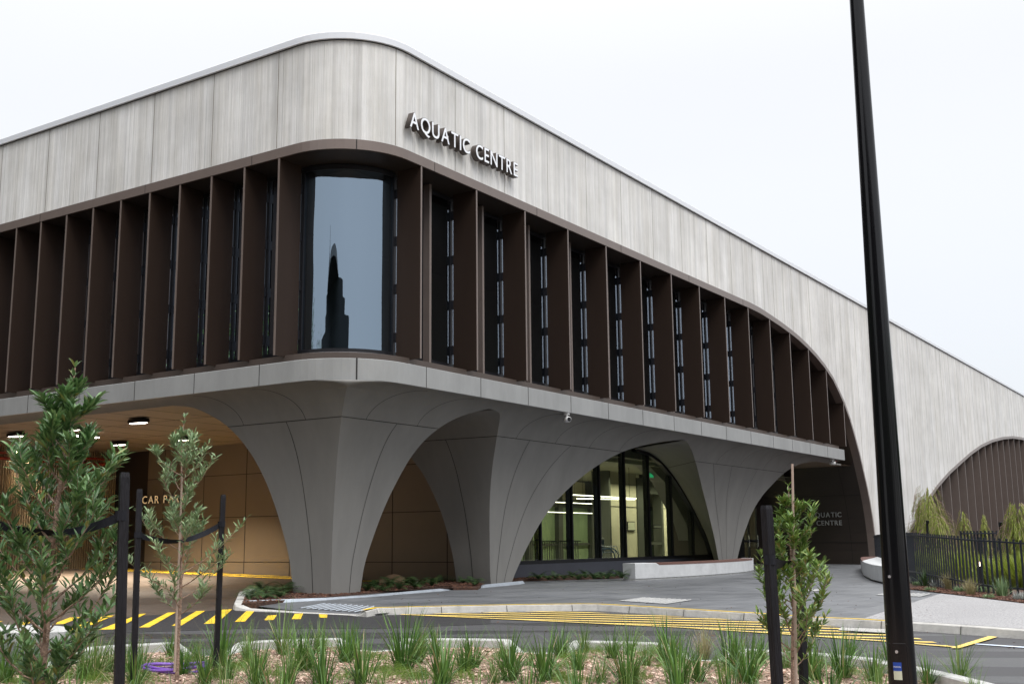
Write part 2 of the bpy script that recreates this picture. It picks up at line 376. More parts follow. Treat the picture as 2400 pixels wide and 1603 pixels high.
# ================================================================== GROUND
def ground_sheet():
    us = [-900, -300, -100, -60, -40, -25] + [x for x in range(-22, 46, 3)] + [70, 120, 300, 900]
    vs_ = [-900, -300, -100, -60, -30] + [x for x in range(-27, 21, 1)] + [22, 30, 60, 150, 400, 900]
    m = MB(); m.grid([[W(u, v, roadZ(u, v)) for u in us] for v in vs_])
    o = m.build('road', M['asphalt']); tag(o, kind='structure'); return o
ground_sheet()
def flat(name, pts, off, mt, thick=0, fn=roadZ, kind='structure', sub=None):
    """polygon sheet that follows the ground; pts are world points (xy used)"""
    m = MB(); P = [(p[0], p[1]) for p in pts]
    def z(x, y):
        u, v, _ = UV(Vector((x, y, 0))); return fn(u, v)
    if thick: m.prism(P, off-thick, off, z)
    else: m.add([(x, y, z(x, y)+off) for x, y in P], [tuple(range(len(P)))])
    o = m.build(name, mt)
    b = bmesh.new(); b.from_mesh(o.data); bmesh.ops.recalc_face_normals(b, faces=b.faces)
    bmesh.ops.triangulate(b, faces=[f for f in b.faces if len(f.verts) > 4])
    for f in b.faces:
        if not thick and f.normal.z < 0: f.normal_flip()
    b.to_mesh(o.data); b.free()
    if kind: o['kind'] = kind
    return o
# car park floor (finer asphalt stained brown) laid over the road sheet
m = MB()
uu = [-25, -20, -15, -10, -6, -3, -1, 0, 2, 4, 6, 8.2]; vv = [-1.0, -.5, 0, .5, 1, 2, 3, 4, 6, 8, 10, 12, 14, 16, 18]
cfl = []
for v in vv: cfl.append([W(u + (0 if v > .6 else 0), v + (.0), roadZ(u, v)+.004) for u in uu if True])
m.grid(cfl); tag(m.build('car_park_floor', M['carpark']), kind='structure')

# plaza kerb line, as pixel points on the kerb top
kpx = [(640, 1376.5), (584, 1380), (561, 1386), (549, 1412), (552, 1419), (575, 1426), (700, 1434.5), (815, 1440), (833, 1440.5), (858, 1432), (885, 1424), (960, 1422),
       (1048, 1420), (1212, 1416.7), (1363, 1415), (1400, 1415.3), (1432, 1417), (1523, 1422), (1645, 1429.5), (1760, 1436), (1901, 1446), (2000, 1450), (2110, 1456.5), (2196, 1461.5), (2300, 1468.5), (2400, 1476), (2520, 1486), (2800, 1512)]
kst = [.145, .145, .14, .12, .09, .05, .02, .01, .02, .09] + [.11]*18     # how high the kerb stands above the road
kw = []
for (x, y), s in zip(kpx, kst): kw.append(gp(x, y, s-.11))
kxy = [Vector((p.x, p.y)) for p in kw]
# paving slab: kerb line, then back along the far side
back = [W(60, -25), W(60, 6), W(8.3, 6), W(8.2, 5.0), W(5.3, 5.0), W(3.6, 4.4)]
def offset_in(pl, d):
    out = []
    for i, p in enumerate(pl):
        a = pl[max(i-1, 0)]; b = pl[min(i+1, len(pl)-1)]; t = (b-a).normalized(); n = Vector((-t.y, t.x)); out.append(p+n*d)
    return out
kin = offset_in(kxy, .15)
m = MB()   # the kerb itself: sloped face, top 150 wide
def zz(x, y):
    u, v, _ = UV(Vector((x, y, 0))); return paveZ(u, v)
rows = [[], [], [], []]
for p, q, s in zip(kxy, kin, kst):
    top = zz(*p)-.11+s
    o_ = p + (p-q).normalized()*.03
    rows[0].append((o_.x, o_.y, zz(*p)-.14)); rows[1].append((p.x, p.y, top-.012)); pi = p+(q-p)*.12
    rows[2].append((pi.x, pi.y, top)); rows[3].append((q.x, q.y, max(top, zz(*q)-.11+s)))
m.grid(rows); k = fixn(m.build('kerb', M['kerb'])); tag(k, kind='structure')
for f in k.data.polygons: pass
# dark joints across the kerb and the yellow line along its edge
m = MB()
cum = 0; nxt = .5
for i in range(9, len(kxy)-1):
    a, b = kxy[i], kxy[i+1]; ln = (b-a).length; d = (b-a).normalized(); nn = Vector((-d.y, d.x))
    while nxt < cum+ln:
        p = a + d*(nxt-cum); z = zz(*p); 
        m.add([(p.x-nn.x*.036-d.x*.005, p.y-nn.y*.036-d.y*.005, z-.125), (p.x-nn.x*.036+d.x*.005, p.y-nn.y*.036+d.y*.005, z-.125),
               (p.x-nn.x*.006+d.x*.005, p.y-nn.y*.006+d.y*.005, z-.008), (p.x-nn.x*.006-d.x*.005, p.y-nn.y*.006-d.y*.005, z-.008),
               (p.x+nn.x*.15+d.x*.005, p.y+nn.y*.15+d.y*.005, z+.004), (p.x+nn.x*.15-d.x*.005, p.y+nn.y*.15-d.y*.005, z+.004)], [(0, 1, 2, 3), (3, 2, 4, 5)])
        nxt += 1.15
    cum += ln
tag(m.build('kerb_joint', M['seam']), kind='structure')
m = MB(); r0 = []; r1 = []
for i in range(9, len(kxy)-5):
    p, q = kxy[i], kin[i]; a = p+(q-p)*.08; b = p+(q-p)*.75
    r0.append((a.x, a.y, zz(*a)+.004)); r1.append((b.x, b.y, zz(*b)+.004))
m.grid([r0, r1]); tag(fixn(m.build('road_marking', M['yellow'])), kind='structure')

def rampZ(x, y):
    p = Vector((x, y)); z = zz(x, y)
    for i in range(2, 10):
        a, b = kxy[i], kxy[i+1]; e_ = b-a; t = max(0, min(1, (p-a).dot(e_)/e_.length_squared)); s_ = kst[i]+(kst[i+1]-kst[i])*t
        z = min(z, zz(x, y)-.11+s_+.035*(p-a-e_*t).length)
    return z
def gpr(x, y, off=0):
    return gp(x, y, off, lambda u, v: rampZ(*W(u, v).xy))
def gridpoly(name, poly, mt, off, kind='structure', step=2.0, zfn=None, rng=(-30, 40), skirt=0):
    zfn = zfn or zz
    """polygon cut into cells so that it follows the ground"""
    b = bmesh.new(); vs = [b.verts.new((p[0], p[1], 0)) for p in poly]; f = b.faces.new(vs)
    bmesh.ops.triangulate(b, faces=[f])
    for ax in (dU, dV):
        for k in range(*rng):
            bmesh.ops.bisect_plane(b, geom=b.verts[:]+b.edges[:]+b.faces[:], plane_co=ORG+ax*(k*step), plane_no=ax)
    for v in b.verts: v.co.z = zfn(v.co.x, v.co.y)+off
    bmesh.ops.recalc_face_normals(b, faces=b.faces)
    if sum(f.normal.z for f in b.faces) < 0: bmesh.ops.reverse_faces(b, faces=b.faces)
    if skirt:
        be = [e_ for e_ in b.edges if len(e_.link_faces) == 1]; q = bmesh.ops.extrude_edge_only(b, edges=be)
        for v in q['geom']:
            if isinstance(v, bmesh.types.BMVert): v.co.z -= skirt
    me = bpy.data.meshes.new(name); b.to_mesh(me); b.free(); me.materials.append(mt)
    o = bpy.data.objects.new(name, me); COL.objects.link(o); o['kind'] = kind; return o
pave_poly = [tuple(p) for p in kin[6:]] + [tuple(x.xy) for x in back] + [tuple(gp(585, 1408, -.03).xy), tuple(gp(566, 1417, -.06).xy), tuple(gp(585, 1425, -.09).xy)]
gridpoly('paving', pave_poly, M['paver'], -.001, step=.5, zfn=rampZ, rng=(-50, 50))
# exposed aggregate footpath on the right
agg = [gp(*p).xy for p in ((2025.6, 1448.5), (2110, 1421), (2204.5, 1390.7), (2283, 1399), (2400, 1413), (2700, 1452))] + [kin[i] for i in (27, 26, 25, 24, 23, 22)]
agg = agg[:6] + [kin[-1], kin[-2], kin[-3], kin[-4], kin[-5], kin[-6], kin[-7]]
gridpoly('footpath', [tuple(p) for p in agg], M['aggregate'], .004)
# tactile pads
def tactile(q, base=M['pad'], dot=M['kerbw'], off=.009, nx=22, ny=9, fn=gp):
    P = [fn(*p, off) for p in q]; m = MB(); m.quad(*P)
    o = fixn(m.build('tactile_paving', base)); o['kind'] = 'structure'; m2 = MB()
    for i in range(nx):
        for j in range(ny):
            s, t = (i+.5)/nx, (j+.5)/ny; c = (P[0]*(1-s)+P[1]*s)*(1-t)+(P[3]*(1-s)+P[2]*s)*t
            r = .02; m2.add([c+Vector((r*math.cos(a*math.pi/3), r*math.sin(a*math.pi/3), .001)) for a in range(6)]+[c+Vector((.6*r*math.cos(a*math.pi/3), .6*r*math.sin(a*math.pi/3), .009)) for a in range(6)],
                [(6, 7, 8, 9, 10, 11)]+[(a, (a+1) % 6, 6+(a+1) % 6, 6+a) for a in range(6)])
    o2 = m2.build('tactile_studs', dot); o2['kind'] = 'structure'
tactile([(699, 1424), (756, 1413), (883, 1420.5), (838, 1434)], M['paver'], M['galv'], nx=26, ny=10, fn=gpr)
tactile([(1450, 1407), (1507, 1399.5), (1625, 1405), (1562, 1414.5)], nx=26, ny=10)
tactile([(2051, 1393.5), (2078, 1388.3), (2185, 1390.5), (2158, 1397.6)], nx=24, ny=9)
tactile([(1868, 1382.5), (1890, 1379.5), (1930, 1381.5), (1912, 1385)], nx=14, ny=7)

# yellow crossing bars in front of the car park
bars = [[(-60, 365), (30, 357), (-110, 405), (-200, 412)], [(250, 357), (335, 350), (205, 402), (112, 404)], [(640, 325), (747, 321), (585, 385), (478, 388)], [(960, 310), (1050, 307), (705, 447), (560, 452)],
        [(1285, 293), (1342, 290), (1045, 434), (908, 437)], [(1540, 280), (1612, 278), (1370, 415), (1275, 417)], [(1800, 267), (1882, 264), (1665, 398), (1573, 402)], [(2040, 254), (2130, 250), (1987, 380), (1868, 384)]]
m = MB()
for b in bars: m.quad(*[gr(x/3.913, 1363+y/3.913, .009) for x, y in b])
for b in [[(315, 255), (389, 255), (290, 362), (197, 365)], [(530, 273), (603, 273), (552, 348), (467, 350)], [(750, 286), (824, 286), (802, 340), (718, 341)], [(968, 295), (1047, 298), (1042, 328), (975, 326)]]:
    m.quad(*[gr(500+x/3.913, 1363+y/3.913, .009) for x, y in b])
tag(fixn(m.build('road_marking', M['yellow'])), kind='structure')
# dark newer asphalt band under the crossing
flat('asphalt_patch', [gr(x, y) for x, y in ((-300, 1478), (60, 1462), (240, 1450), (545, 1427), (830, 1442.5), (960, 1441), (1150, 1438), (1150, 1462), (880, 1473), (600, 1472), (300, 1482), (-300, 1520))], .004, M['asphalt2'] if 'asphalt2' in M else mat('newer asphalt', (.02, .0195, .0215), .5, var=(3, .2), bump=(120, .4)))
# hatched no-parking area on the right
def clip(poly, a, b):
    """keep part of poly (xy) left of line a->b"""
    out = []; n = b-a
    def s(p): return n.x*(p.y-a.y)-n.y*(p.x-a.x)
    for i, p in enumerate(poly):
        q = poly[(i+1) % len(poly)]; sp, sq = s(p), s(q)
        if sp >= 0: out.append(p)
        if (sp >= 0) != (sq >= 0): out.append(p+(q-p)*(sp/(sp-sq)))
    return out
A = gr(2140, 1497).xy; B = gr(2288, 1500.5).xy; sdv = (A-B).normalized(); nv = Vector((sdv.y, -sdv.x))
near = [gr(*p).xy for p in ((940, 1440.5), (1230, 1453.5), (1590, 1470.5), (1830, 1486), (2080, 1504), (2236, 1517))]
m = MB()
fullkerb = [p + (p-q).normalized()*.10 for p, q in zip(kxy, kin)][10:24]
bare = gr(2318, 1489).xy
zone = near + [bare] + [p for p in fullkerb[::-1] if (p-bare).dot(sdv) > 0]
pc = (gr(2240, 1512).xy)
for k in range(-12, 22):
    c0 = A + nv*(k*.46) ; st = .075
    p = [c0+sdv*80-nv*st, c0-sdv*30-nv*st, c0-sdv*30+nv*st, c0+sdv*80+nv*st]
    strip = [c0+sdv*(-30)-nv*st, c0+sdv*(80)-nv*st, c0+sdv*80+nv*st, c0+sdv*(-30)+nv*st]
    # clip against each quad slice of the zone
    for i in range(len(near)-1):
        a0, a1 = near[i], near[i+1]
        # slice bounded by near edge, and kerb edge; use wedge between directions across the lane
        def kerbpt(a):
            best = None; d = nv if (fullkerb[5]-a).dot(nv) > 0 else -nv
            for j in range(len(fullkerb)-1):
                p0, p1 = fullkerb[j], fullkerb[j+1]; e_ = p1-p0; den = d.x*e_.y-d.y*e_.x
                if abs(den) < 1e-9: continue
                t_ = ((p0.x-a.x)*e_.y-(p0.y-a.y)*e_.x)/den; s_ = ((p0.x-a.x)*d.y-(p0.y-a.y)*d.x)/den
                if 0 <= s_ <= 1 and t_ > 0: best = a+d*t_
            return best or a
        qd = [a0, a1, kerbpt(a1), kerbpt(a0)]
        if (qd[2]-a1).length < 1e-6 and (qd[3]-a0).length < 1e-6: continue
        area = sum(qd[x_].x*qd[(x_+1) % 4].y-qd[(x_+1) % 4].x*qd[x_].y for x_ in range(4))
        if area < 0: qd = qd[::-1]
        cur = strip; ar = sum(cur[x_].x*cur[(x_+1) % 4].y-cur[(x_+1) % 4].x*cur[x_].y for x_ in range(4))
        if ar < 0: cur = cur[::-1]
        for j in range(4):
            if (qd[(j+1) % 4]-qd[j]).length < 1e-5: continue
            cur = clip(cur, qd[j], qd[(j+1) % 4])
            if len(cur) < 3: break
        if len(cur) >= 3: m.add([(p.x, p.y, zz(p.x, p.y)-.11+.009) for p in cur], [tuple(range(len(cur)))])
for a, b in zip(near, near[1:]):
    d = (b-a).normalized(); n_ = Vector((-d.y, d.x))*.05
    m.add([(p.x, p.y, zz(p.x, p.y)-.11+.0125) for p in (a-n_, b-n_, b+n_, a+n_)], [(0, 1, 2, 3)])
m.quad(*[gr(x, y, .016) for x, y in ((2228, 1517), (2247, 1518), (2338, 1491.5), (2318, 1489.5))])
hx = fixn(m.build('road_marking', M['yellowp'])); tag(hx, kind='structure')
m = MB(); m.quad(*[gr(x, y, .009) for x, y in ((2285, 1507), (2283, 1508.5), (2460, 1521), (2462, 1518.5))]); tag(fixn(m.build('road_marking', M['white'])), kind='structure')
# pale concrete crossing pad in the lane
tactile([(1972, 1470), (2105, 1476), (2085, 1483), (1965, 1476)], M['pad'], M['kerb'], .019, 26, 6, gr)
# yellow bars at the foot of the car park wall
m = MB()
for k in range(14):
    v0 = 3.6 + k*1.02; m.add([W(u, v, roadZ(u, v)+.009) for u, v in ((8.05, v0), (8.05, v0+.45), (6.9, v0+1.1), (6.9, v0+.65))], [(0, 1, 2, 3)])
m.add([W(u, v, roadZ(u, v)+.0125) for u, v in ((6.75, 3.4), (6.9, 3.4), (6.9, 17.2), (6.75, 17.2))], [(0, 1, 2, 3)])
tag(fixn(m.build('road_marking', M['yellow'])), kind='structure')
# ================================================================== BUILDING
bld = empty('aquatic_centre_building', mw=BM)
tag(bld, 'long concrete and bronze aquatic centre raised on flared grey columns, with a rounded glazed corner', 'building')
ZT, ZTR, ZB, ZF0, ZF1 = 11.20, 9.09, 8.885, 4.21, 4.63       # coping, trim top, trim bottom, fascia bottom, fascia top
LEND, REND = 22.0, 98.0
ARCH1 = [(0, 20.0), ]
arch1 = [(20.3, 9.09), (21.2, 9.06), (21.92, 9.00), (23.21, 8.88), (24.2, 8.76), (25.02, 8.64), (26.0, 8.45), (26.95, 8.22), (27.95, 7.91), (28.92, 7.51), (29.6, 7.07), (30.2, 6.64), (30.85, 6.02), (31.4, 5.31),
         (31.9, 4.6), (32.3, 3.90), (32.7, 3.2), (32.97, 2.6), (33.18, 1.95), (33.32, 1.36), (33.42, .6), (33.46, -.05)]
a2l = [(37.3, -.05), (37.9, .6), (38.97, 1.47), (41.23, 2.42), (43.2, 3.15), (45.16, 3.82), (47.9, 4.6), (50.6, 5.25), (53.7, 5.98), (56.88, 6.62), (60.4, 7.17), (64.06, 7.6), (67.5, 7.9), (71, 8.06), (74, 8.1)]
arch2 = a2l + [(148-u, z) for u, z in a2l[::-1][1:]]
def zbR(u):
    if u <= 20.3: return ZTR
    if u <= 33.46: return interp(arch1, u)
    if u < 37.3: return -.1
    if u <= 110.7: return interp(arch2, u)
    return -.1
def path(r, off, us, vs_, n=14):
    """plan line round the corner at inward offset off; returns (point, outward normal, arc length)"""
    P = []
    for v in vs_: P.append((off, v, (-1, 0), r-v))
    for i in range(1, n):
        a = math.pi/2*i/n; P.append((r-(r-off)*math.cos(a), r-(r-off)*math.sin(a), (-math.cos(a), -math.sin(a)), r*a))
    for u in us: P.append((u, off, (0, -1), r*math.pi/2 + (u-r)))
    return P
RC = 1.6
vsL = [LEND] + [v for v in [20, 18, 16, 14, 12, 10, 8, 6, 4, 2.5]] + [RC]
usR = [RC] + [2.5, 4, 6, 8, 10, 12, 14, 16, 18, 20, 20.3, 20.75] + sorted(set([u for u, z in arch1[1:]]+[33.5, 35, 37.28]+[u for u, z in arch2 if u < REND])) + [REND]
PP = path(RC, 0, usR, vsL)
m = MB(); lo = []; hi = []; ul = []; uh = []
for u, v, nrm, s in PP:
    zb = zbR(u) if v == 0 else ZTR
    lo.append((u, v, zb)); hi.append((u, v, ZT)); su = u if v == 0 else (-v if u == 0 else s-RC*.785)
    su = s if v != 0 or u <= RC else u+ (RC*math.pi/2-RC)
    ul.append((su, zb)); uh.append((su, ZT))
m.grid([lo, hi], [ul, uh]); o_wall = m.build('concrete_wall', M['concrete'], bld)
# open joints between the precast panels
m = MB()
for u in [1.33+1.935*k for k in range(0, 50)]:
    if u > REND: break
    b = zbR(u); m.box(u-.005, u+.005, -.004, .0, b+.02, ZT) if u > RC else None
for v in [1.9+1.95*k+.25 for k in range(0, 11)]: m.box(-.004, 0, v-.008, v+.008, ZTR+.02, ZT)
a = .25; m.box(-.004, .004, -.008, .008, ZTR+.02, ZT, Matrix.Translation((RC-RC*math.cos(1.35), RC-RC*math.sin(1.35), 0)) @ Matrix.Rotation(1.35, 4, 'Z'))
absorb(o_wall, m.build('panel_joint', mat('joint', (.2, .18, .15), .9), bld))
# coping: pale metal cap its shadow below put in as a dark strip
def sweep(mb, prof, r, us, vs_, zf=None, n=14):
    """prof: list of (offset inward, z) swept along the corner path"""
    rows = []
    for off, z in prof: rows.append([(u, v, z) for u, v, _, _ in path(r, off, us, vs_, n)])
    mb.grid(rows)
us_s = [RC, 6, 12, 20, 40, REND]; vs_s = [LEND, 12, 6, RC]
m = MB(); sweep(m, [(.25, ZT+.02), (-.07, ZT+.015), (-.07, ZT+.15), (-.055, ZT+.165), (.3, ZT+.195), (.9, ZT+.22)], RC, us_s, vs_s); m.build('coping', M['coping'], bld)
m = MB(); sweep(m, [(-.012, ZT-.002), (-.012, ZT+.02), (.05, ZT+.02)], RC, us_s, vs_s); m.build('coping_shadow_strip', M['seam'], bld)  # dark strip paints the shadow line under the cap
m = MB(); m.add([(.5, .5, ZT+.2), (REND, .5, ZT+.2), (REND, LEND+16, ZT+.2), (.5, LEND+16, ZT+.2)], [(0, 1, 2, 3)]); m.build('roof', M['roof'], bld)
# raised plant roof edge seen far left
m = MB(); m.box(4.0, 14, 15.8, 44, 13.42, 13.52); m.box(7, 11, 18, 40, ZT+.2, 13.42); m.build('plant_roof', M['roof'], bld)
# bronze trim band: below the concrete on both facades, then following the arches
m = MB()
TP = .02
flatus = [RC, 4, 8, 12, 16, 20.3]
sweep(m, [(.3, ZTR), (-TP, ZTR), (-TP, ZB), (.3, ZB)], RC, flatus, vsL)
def archtrim(pts, w0, w1, dep, mb):
    P = [Vector(p) for p in pts]; rows = [[], [], [], []]
    for i, p in enumerate(P):
        t = (P[min(i+1, len(P)-1)]-P[max(i-1, 0)]).normalized(); nrm = Vector((t.y, -t.x)); k = i/(len(P)-1)
        wd = w0+(w1-w0)*min(1, k*1.6); q = p+nrm*wd
        if i == 0: q = Vector((p.x, p.y-wd))
        rows[0].append((p.x, .2, p.y)); rows[1].append((p.x, -TP, p.y)); rows[2].append((q.x, -TP, q.y)); rows[3].append((q.x, dep, q.y))
    mb.grid(rows); return [r for r in rows[2]]
inner1 = archtrim(arch1, ZTR-ZB, .12, .3, m)
inner2 = archtrim(arch2, .17, .17, .3, m)
o_trim = fixn(m.build('trim_band', M['trim'], bld))
m = MB()
for u in (2.5, 6.58, 10.9, 15.3, 19.6): m.box(u-.006, u+.006, -TP-.003, 0, ZB, ZTR)
for v in (2.84, 6.22, 10.1, 14): m.box(-TP-.003, 0, v-.006, v+.006, ZB, ZTR)
a = .82; m.box(-.004, .004, -.01, .01, ZB, ZTR, Matrix.Translation((RC-(RC+TP)*math.cos(a), RC-(RC+TP)*math.sin(a), 0)) @ Matrix.Rotation(a, 4, 'Z'))
absorb(o_trim, m.build('trim_joint', M['seam'], bld))
in1 = [(x, z) for x, _, z in inner1]
def zin(u): return ZB if u <= 20.4 else interp(in1, u)
# dark lining that runs back from the big arch to the entrance doors
m = MB(); m.grid([[(x, .3, z) for x, z in in1], [(x-.02, 6.2, z) for x, z in in1]]); o_lin = fixn(m.build('arch_lining', M['reveal'], bld))
m = MB()
for d in (1.0, 3.2):
    m.grid([[(x-.012, d-.008, z-.012) for x, z in in1], [(x-.012, d+.008, z-.012) for x, z in in1]])
for zc in (.95, 2.93):
    u = interp(sorted([(z, x) for x, z in in1]), zc); m.box(u-.02, u-.012+.01, .3, 6, zc-.005, zc+.005)
absorb(o_lin, m.build('lining_joint', M['seam'], bld))

# ---- upper storey: glass line, sill, fins
GZ0, GZ1 = 4.93, 8.83; GD = .72
m = MB(); GC = 2.0; GR = 1.36     # curved window: centre (GC, GC)
sillus = [GC, 6, 12, 20, 30.0]; sillvs = [LEND, 12, 6, GC]
def pathg(off, us, vs_): return path(GC, off, us, vs_)
rows = []
for off, z in ((.5, ZF1-.06), (.3, ZF1-.02), (.27, ZF1+.02), (.27, ZF1+.20), (.55, ZF1+.26), (.75, ZF1+.30)):
    rows.append([(u, v, z) for u, v, _, _ in pathg(off, sillus, sillvs)])
m.grid(rows); m.build('sill', mat('bronze sill', (.075, .058, .05), .45, 0, .3), bld)
m = MB(); m.grid([[(u, v, ZB-.004) for u, v, _, _ in path(RC, .02, [RC, 20.2], [LEND, RC])], [(u, v, ZB-.004) for u, v, _, _ in path(RC, 1.55, [RC, 20.2], [LEND, RC])]])
m.build('recess_soffit', M['reveal'], bld)
# interior of the upper storey: floor, ceiling, dim back walls
m = MB(); m.box(2.4, 30, 5.5, 5.7, ZF1, ZB); m.box(5.5, 5.7, 5.7, LEND, ZF1, ZB); m.add([(1.25, 1.25, ZB-.05), (30, 1.25, ZB-.05), (30, LEND, ZB-.05), (1.25, LEND, ZB-.05)], [(0, 1, 2, 3)])
m.add([(1.25, 1.25, ZF1+.12), (30, 1.25, ZF1+.12), (30, LEND, ZF1+.12), (1.25, LEND, ZF1+.12)], [(0, 1, 2, 3)])
m.box(29.95, 30.1, .7, 5.5, ZF1, ZB-1)
m.build('upper_room', mat('upper interior', (.2, .2, .17), .6), bld)
def window(u0, u1, side, ztop=GZ1, zbot=GZ0):
    f = MB(); t = .035
    def bx(a0, a1, d0, d1, z0, z1):
        if side == 'R': f.box(a0, a1, d0, d1, z0, z1)
        else: f.box(d0, d1, a0, a1, z0, z1)
    bx(u0, u0+t, GD-.03, GD+.07, zbot, ztop); bx(u1-t, u1, GD-.03, GD+.07, zbot, ztop)
    bx(u0+t, u1-t, GD-.028, GD+.068, zbot, zbot+.07); bx(u0+t, u1-t, GD-.028, GD+.068, ztop-.07, ztop)
    fr = f.build('window', M['dark'], bld); g = MB()
    if side == 'R': g.quad((u0+t, GD, zbot+.07), (u1-t, GD, zbot+.07), (u1-t, GD, ztop-.07), (u0+t, GD, ztop-.07))
    else: g.quad((GD, u0+t, zbot+.07), (GD, u1-t, zbot+.07), (GD, u1-t, ztop-.07), (GD, u0+t, ztop-.07))
    g.build('glass', M['glass'], fr)
finR = [2.06+2*k-.0*k for k in range(15)]; finL = [2.06+1.0*k for k in range(16)]
ed = [2.06+k for k in range(29)]
for a, b in zip(ed, ed[1:]):
    zt = min(GZ1, zin(b)-.08)
    if zt > GZ0+.5: window(a, b, 'R', zt)
for a, b in zip(finL, finL[1:]): window(a, b, 'L')
# curved corner window
m = MB()
def arcp(off, n=16): return [(GC+.06-(GC+.06-off)*math.cos(math.pi/2*i/n), GC+.06-(GC+.06-off)*math.sin(math.pi/2*i/n)) for i in range(n+1)]
for z0, z1 in ((GZ0-.03, GZ0+.06), (GZ1-.07, GZ1+.03)):
    o_, i_ = arcp(GD-.035), arcp(GD+.07)
    m.grid([[(x, y, z0) for x, y in i_], [(x, y, z0) for x, y in o_], [(x, y, z1) for x, y in o_], [(x, y, z1) for x, y in i_]])
m.box(GC+.0, GC+.05, GD-.04, GD+.08, GZ0, GZ1); m.box(GD-.04, GD+.08, GC+.0, GC+.05, GZ0, GZ1)
cw = m.build('curved_window', M['dark'], bld)
m = MB(); A_ = arcp(GD, 40); m.grid([[(x, y, GZ0+.05) for x, y in A_], [(x, y, GZ1-.06) for x, y in A_]]); m.build('glass', M['glassc'], cw, smooth=True)
# slim mullions between fins on the long side
m = MB(); m.box(-.035, .035, GD-.2, GD-.03, GZ0-.1, GZ1+.02); mu0 = m.build('mullion', M['trim'], bld); mu0.location = (3.06, 0, 0)
for k in range(1, 14):
    u = 3.06+2*k; c = mu0.copy(); COL.objects.link(c); c.parent = bld; c.location = (u, 0, 0)
    zt = min(GZ1, zin(u)-.1); c.scale = (1, 1, 1)
    if zt < GZ1-.05:
        mm_ = MB(); mm_.box(-.035, .035, GD-.2, GD-.03, GZ0-.1, zt); c2 = mm_.build('mullion', M['trim'], bld); c2.location = (u, 0, 0); bpy.data.objects.remove(c)
# sun fins
def finmesh(side, top, bot=4.80, dep=.625):
    f = MB(); br = MB(); h = .019
    if side == 'R': f.box(-h, h, 0, dep, bot, top); f.cur = 1; f.box(-h-.004, h+.004, -.012, .0, bot, top)  # front edge in lighter bronze, painting in the sky it catches
    else: f.box(0, dep, -h, h, bot, top); f.cur = 1; f.box(-.012, 0, -h-.004, h+.004, bot, top)
    z = bot+.4
    while z < top-.2:
        if side == 'R': br.box(-.022, .022, dep, GD-.03, z, z+.2)
        else: br.box(dep, GD-.03, -.022, .022, z, z+.2)
        z += 1.03
    if side == 'R': br.box(-.006, .006, dep-.01, dep+.006, bot+.3, top-.1)
    else: br.box(dep-.01, dep+.006, -.006, .006, bot+.3, top-.1)
    return f, br
def place_fin(side, pos, top, proto=None):
    if proto:
        c = proto.copy(); COL.objects.link(c); c.parent = bld
        for ch in proto.children:
            d = ch.copy(); COL.objects.link(d); d.parent = c
        o = c
    else:
        f, br = finmesh(side, top); o = f.build('sun_fin', [M['fin'], M['trim']], bld); br.build('bracket', M['dark'], o)
    o.location = (pos, 0, 0) if side == 'R' else (0, pos, 0); return o
pr = pl = None
for u in finR:
    t = zin(u)-.01 if u > 20 else ZB-.006
    if u <= 20: pr = place_fin('R', u, t, pr)
    else: place_fin('R', u, min(t, ZB-.006))
for v in finL: pl = place_fin('L', v, ZB-.006, pl)

# ---- pale fascia band under the sill
RF = 1.45; FO = -.06
m = MB(); fus = [RF, 6, 12, 20, 29.62]; fvs = [LEND, 12, 6, RF]
sweep(m, [(.45, ZF1), (FO+.01, ZF1), (FO, ZF1-.01), (FO, ZF0), (.06, ZF0)], RF, fus, fvs); m.box(29.56, 29.62, .0, 1.5, ZF0+.005, ZF1-.005)
o_fa = fixn(m.build('fascia', M['fascia'], bld))
m = MB()
for u in (2.18, 4.11, 6.02, 7.96, 9.87, 11.83, 13.8, 15.7, 17.6, 19.65, 21.7, 23.6, 25.5, 27.5): m.box(u-.007, u+.007, FO-.004, FO, ZF0, ZF1)
for v in (2.4, 4.3, 6.2, 8.12, 10.05, 12, 14, 16): m.box(FO-.004, FO, v-.007, v+.007, ZF0, ZF1)
a = .86; m.box(-.006, .003, -.014, .014, ZF0-.005, ZF1+.005, Matrix.Translation((RF-(RF-FO)*math.cos(a), RF-(RF-FO)*math.sin(a), 0)) @ Matrix.Rotation(a, 4, 'Z'))
absorb(o_fa, m.build('fascia_joint', M['seam'], bld))

# ---- flared columns and the vaulted soffit
D0, D1, HZ = 1.5, 1.15, 4.16
def dR(z): return D0*math.sqrt(max(0, 1-min(1, max(0, (z-.05)/HZ))**2))
def dL(z): return D1*math.sqrt(max(0, 1-min(1, max(0, (z-.05)/HZ))**2))
ZC = 4.07
FRu1 = [(.0, 1.99), (.17, 2.03), (.64, 2.12), (1.21, 2.33), (1.91, 2.62), (2.48, 2.9), (2.9, 3.13), (3.26, 3.4), (3.54, 3.72), (3.78, 4.12), (3.98, 4.68), (ZC, 5.05)]
BLv1 = [(0, 2.48), (.18, 2.52), (.79, 2.62), (1.45, 2.82), (2.17, 3.08), (2.76, 3.36), (3.25, 3.7), (3.58, 4.03), (3.85, 4.47), (4.04, 5.0), (ZC, 5.35), (4.12, 5.8)]
FLu2 = [(0, 6.74), (.17, 6.7), (1.03, 6.61), (2.05, 6.42), (2.76, 6.26), (3.21, 6.14), (3.52, 6.02), (3.8, 5.85), (3.95, 5.7), (4.03, 5.55), (ZC, 5.25)]
FRu2 = [(0, 7.55), (.2, 7.65), (.69, 8.03), (1.22, 8.47), (1.73, 8.95), (2.19, 9.5), (2.58, 10.1), (2.96, 10.78), (3.28, 11.5), (3.51, 12.1), (3.7, 12.78), (3.84, 13.5), (3.98, 14.4), (ZC, 15.2)]
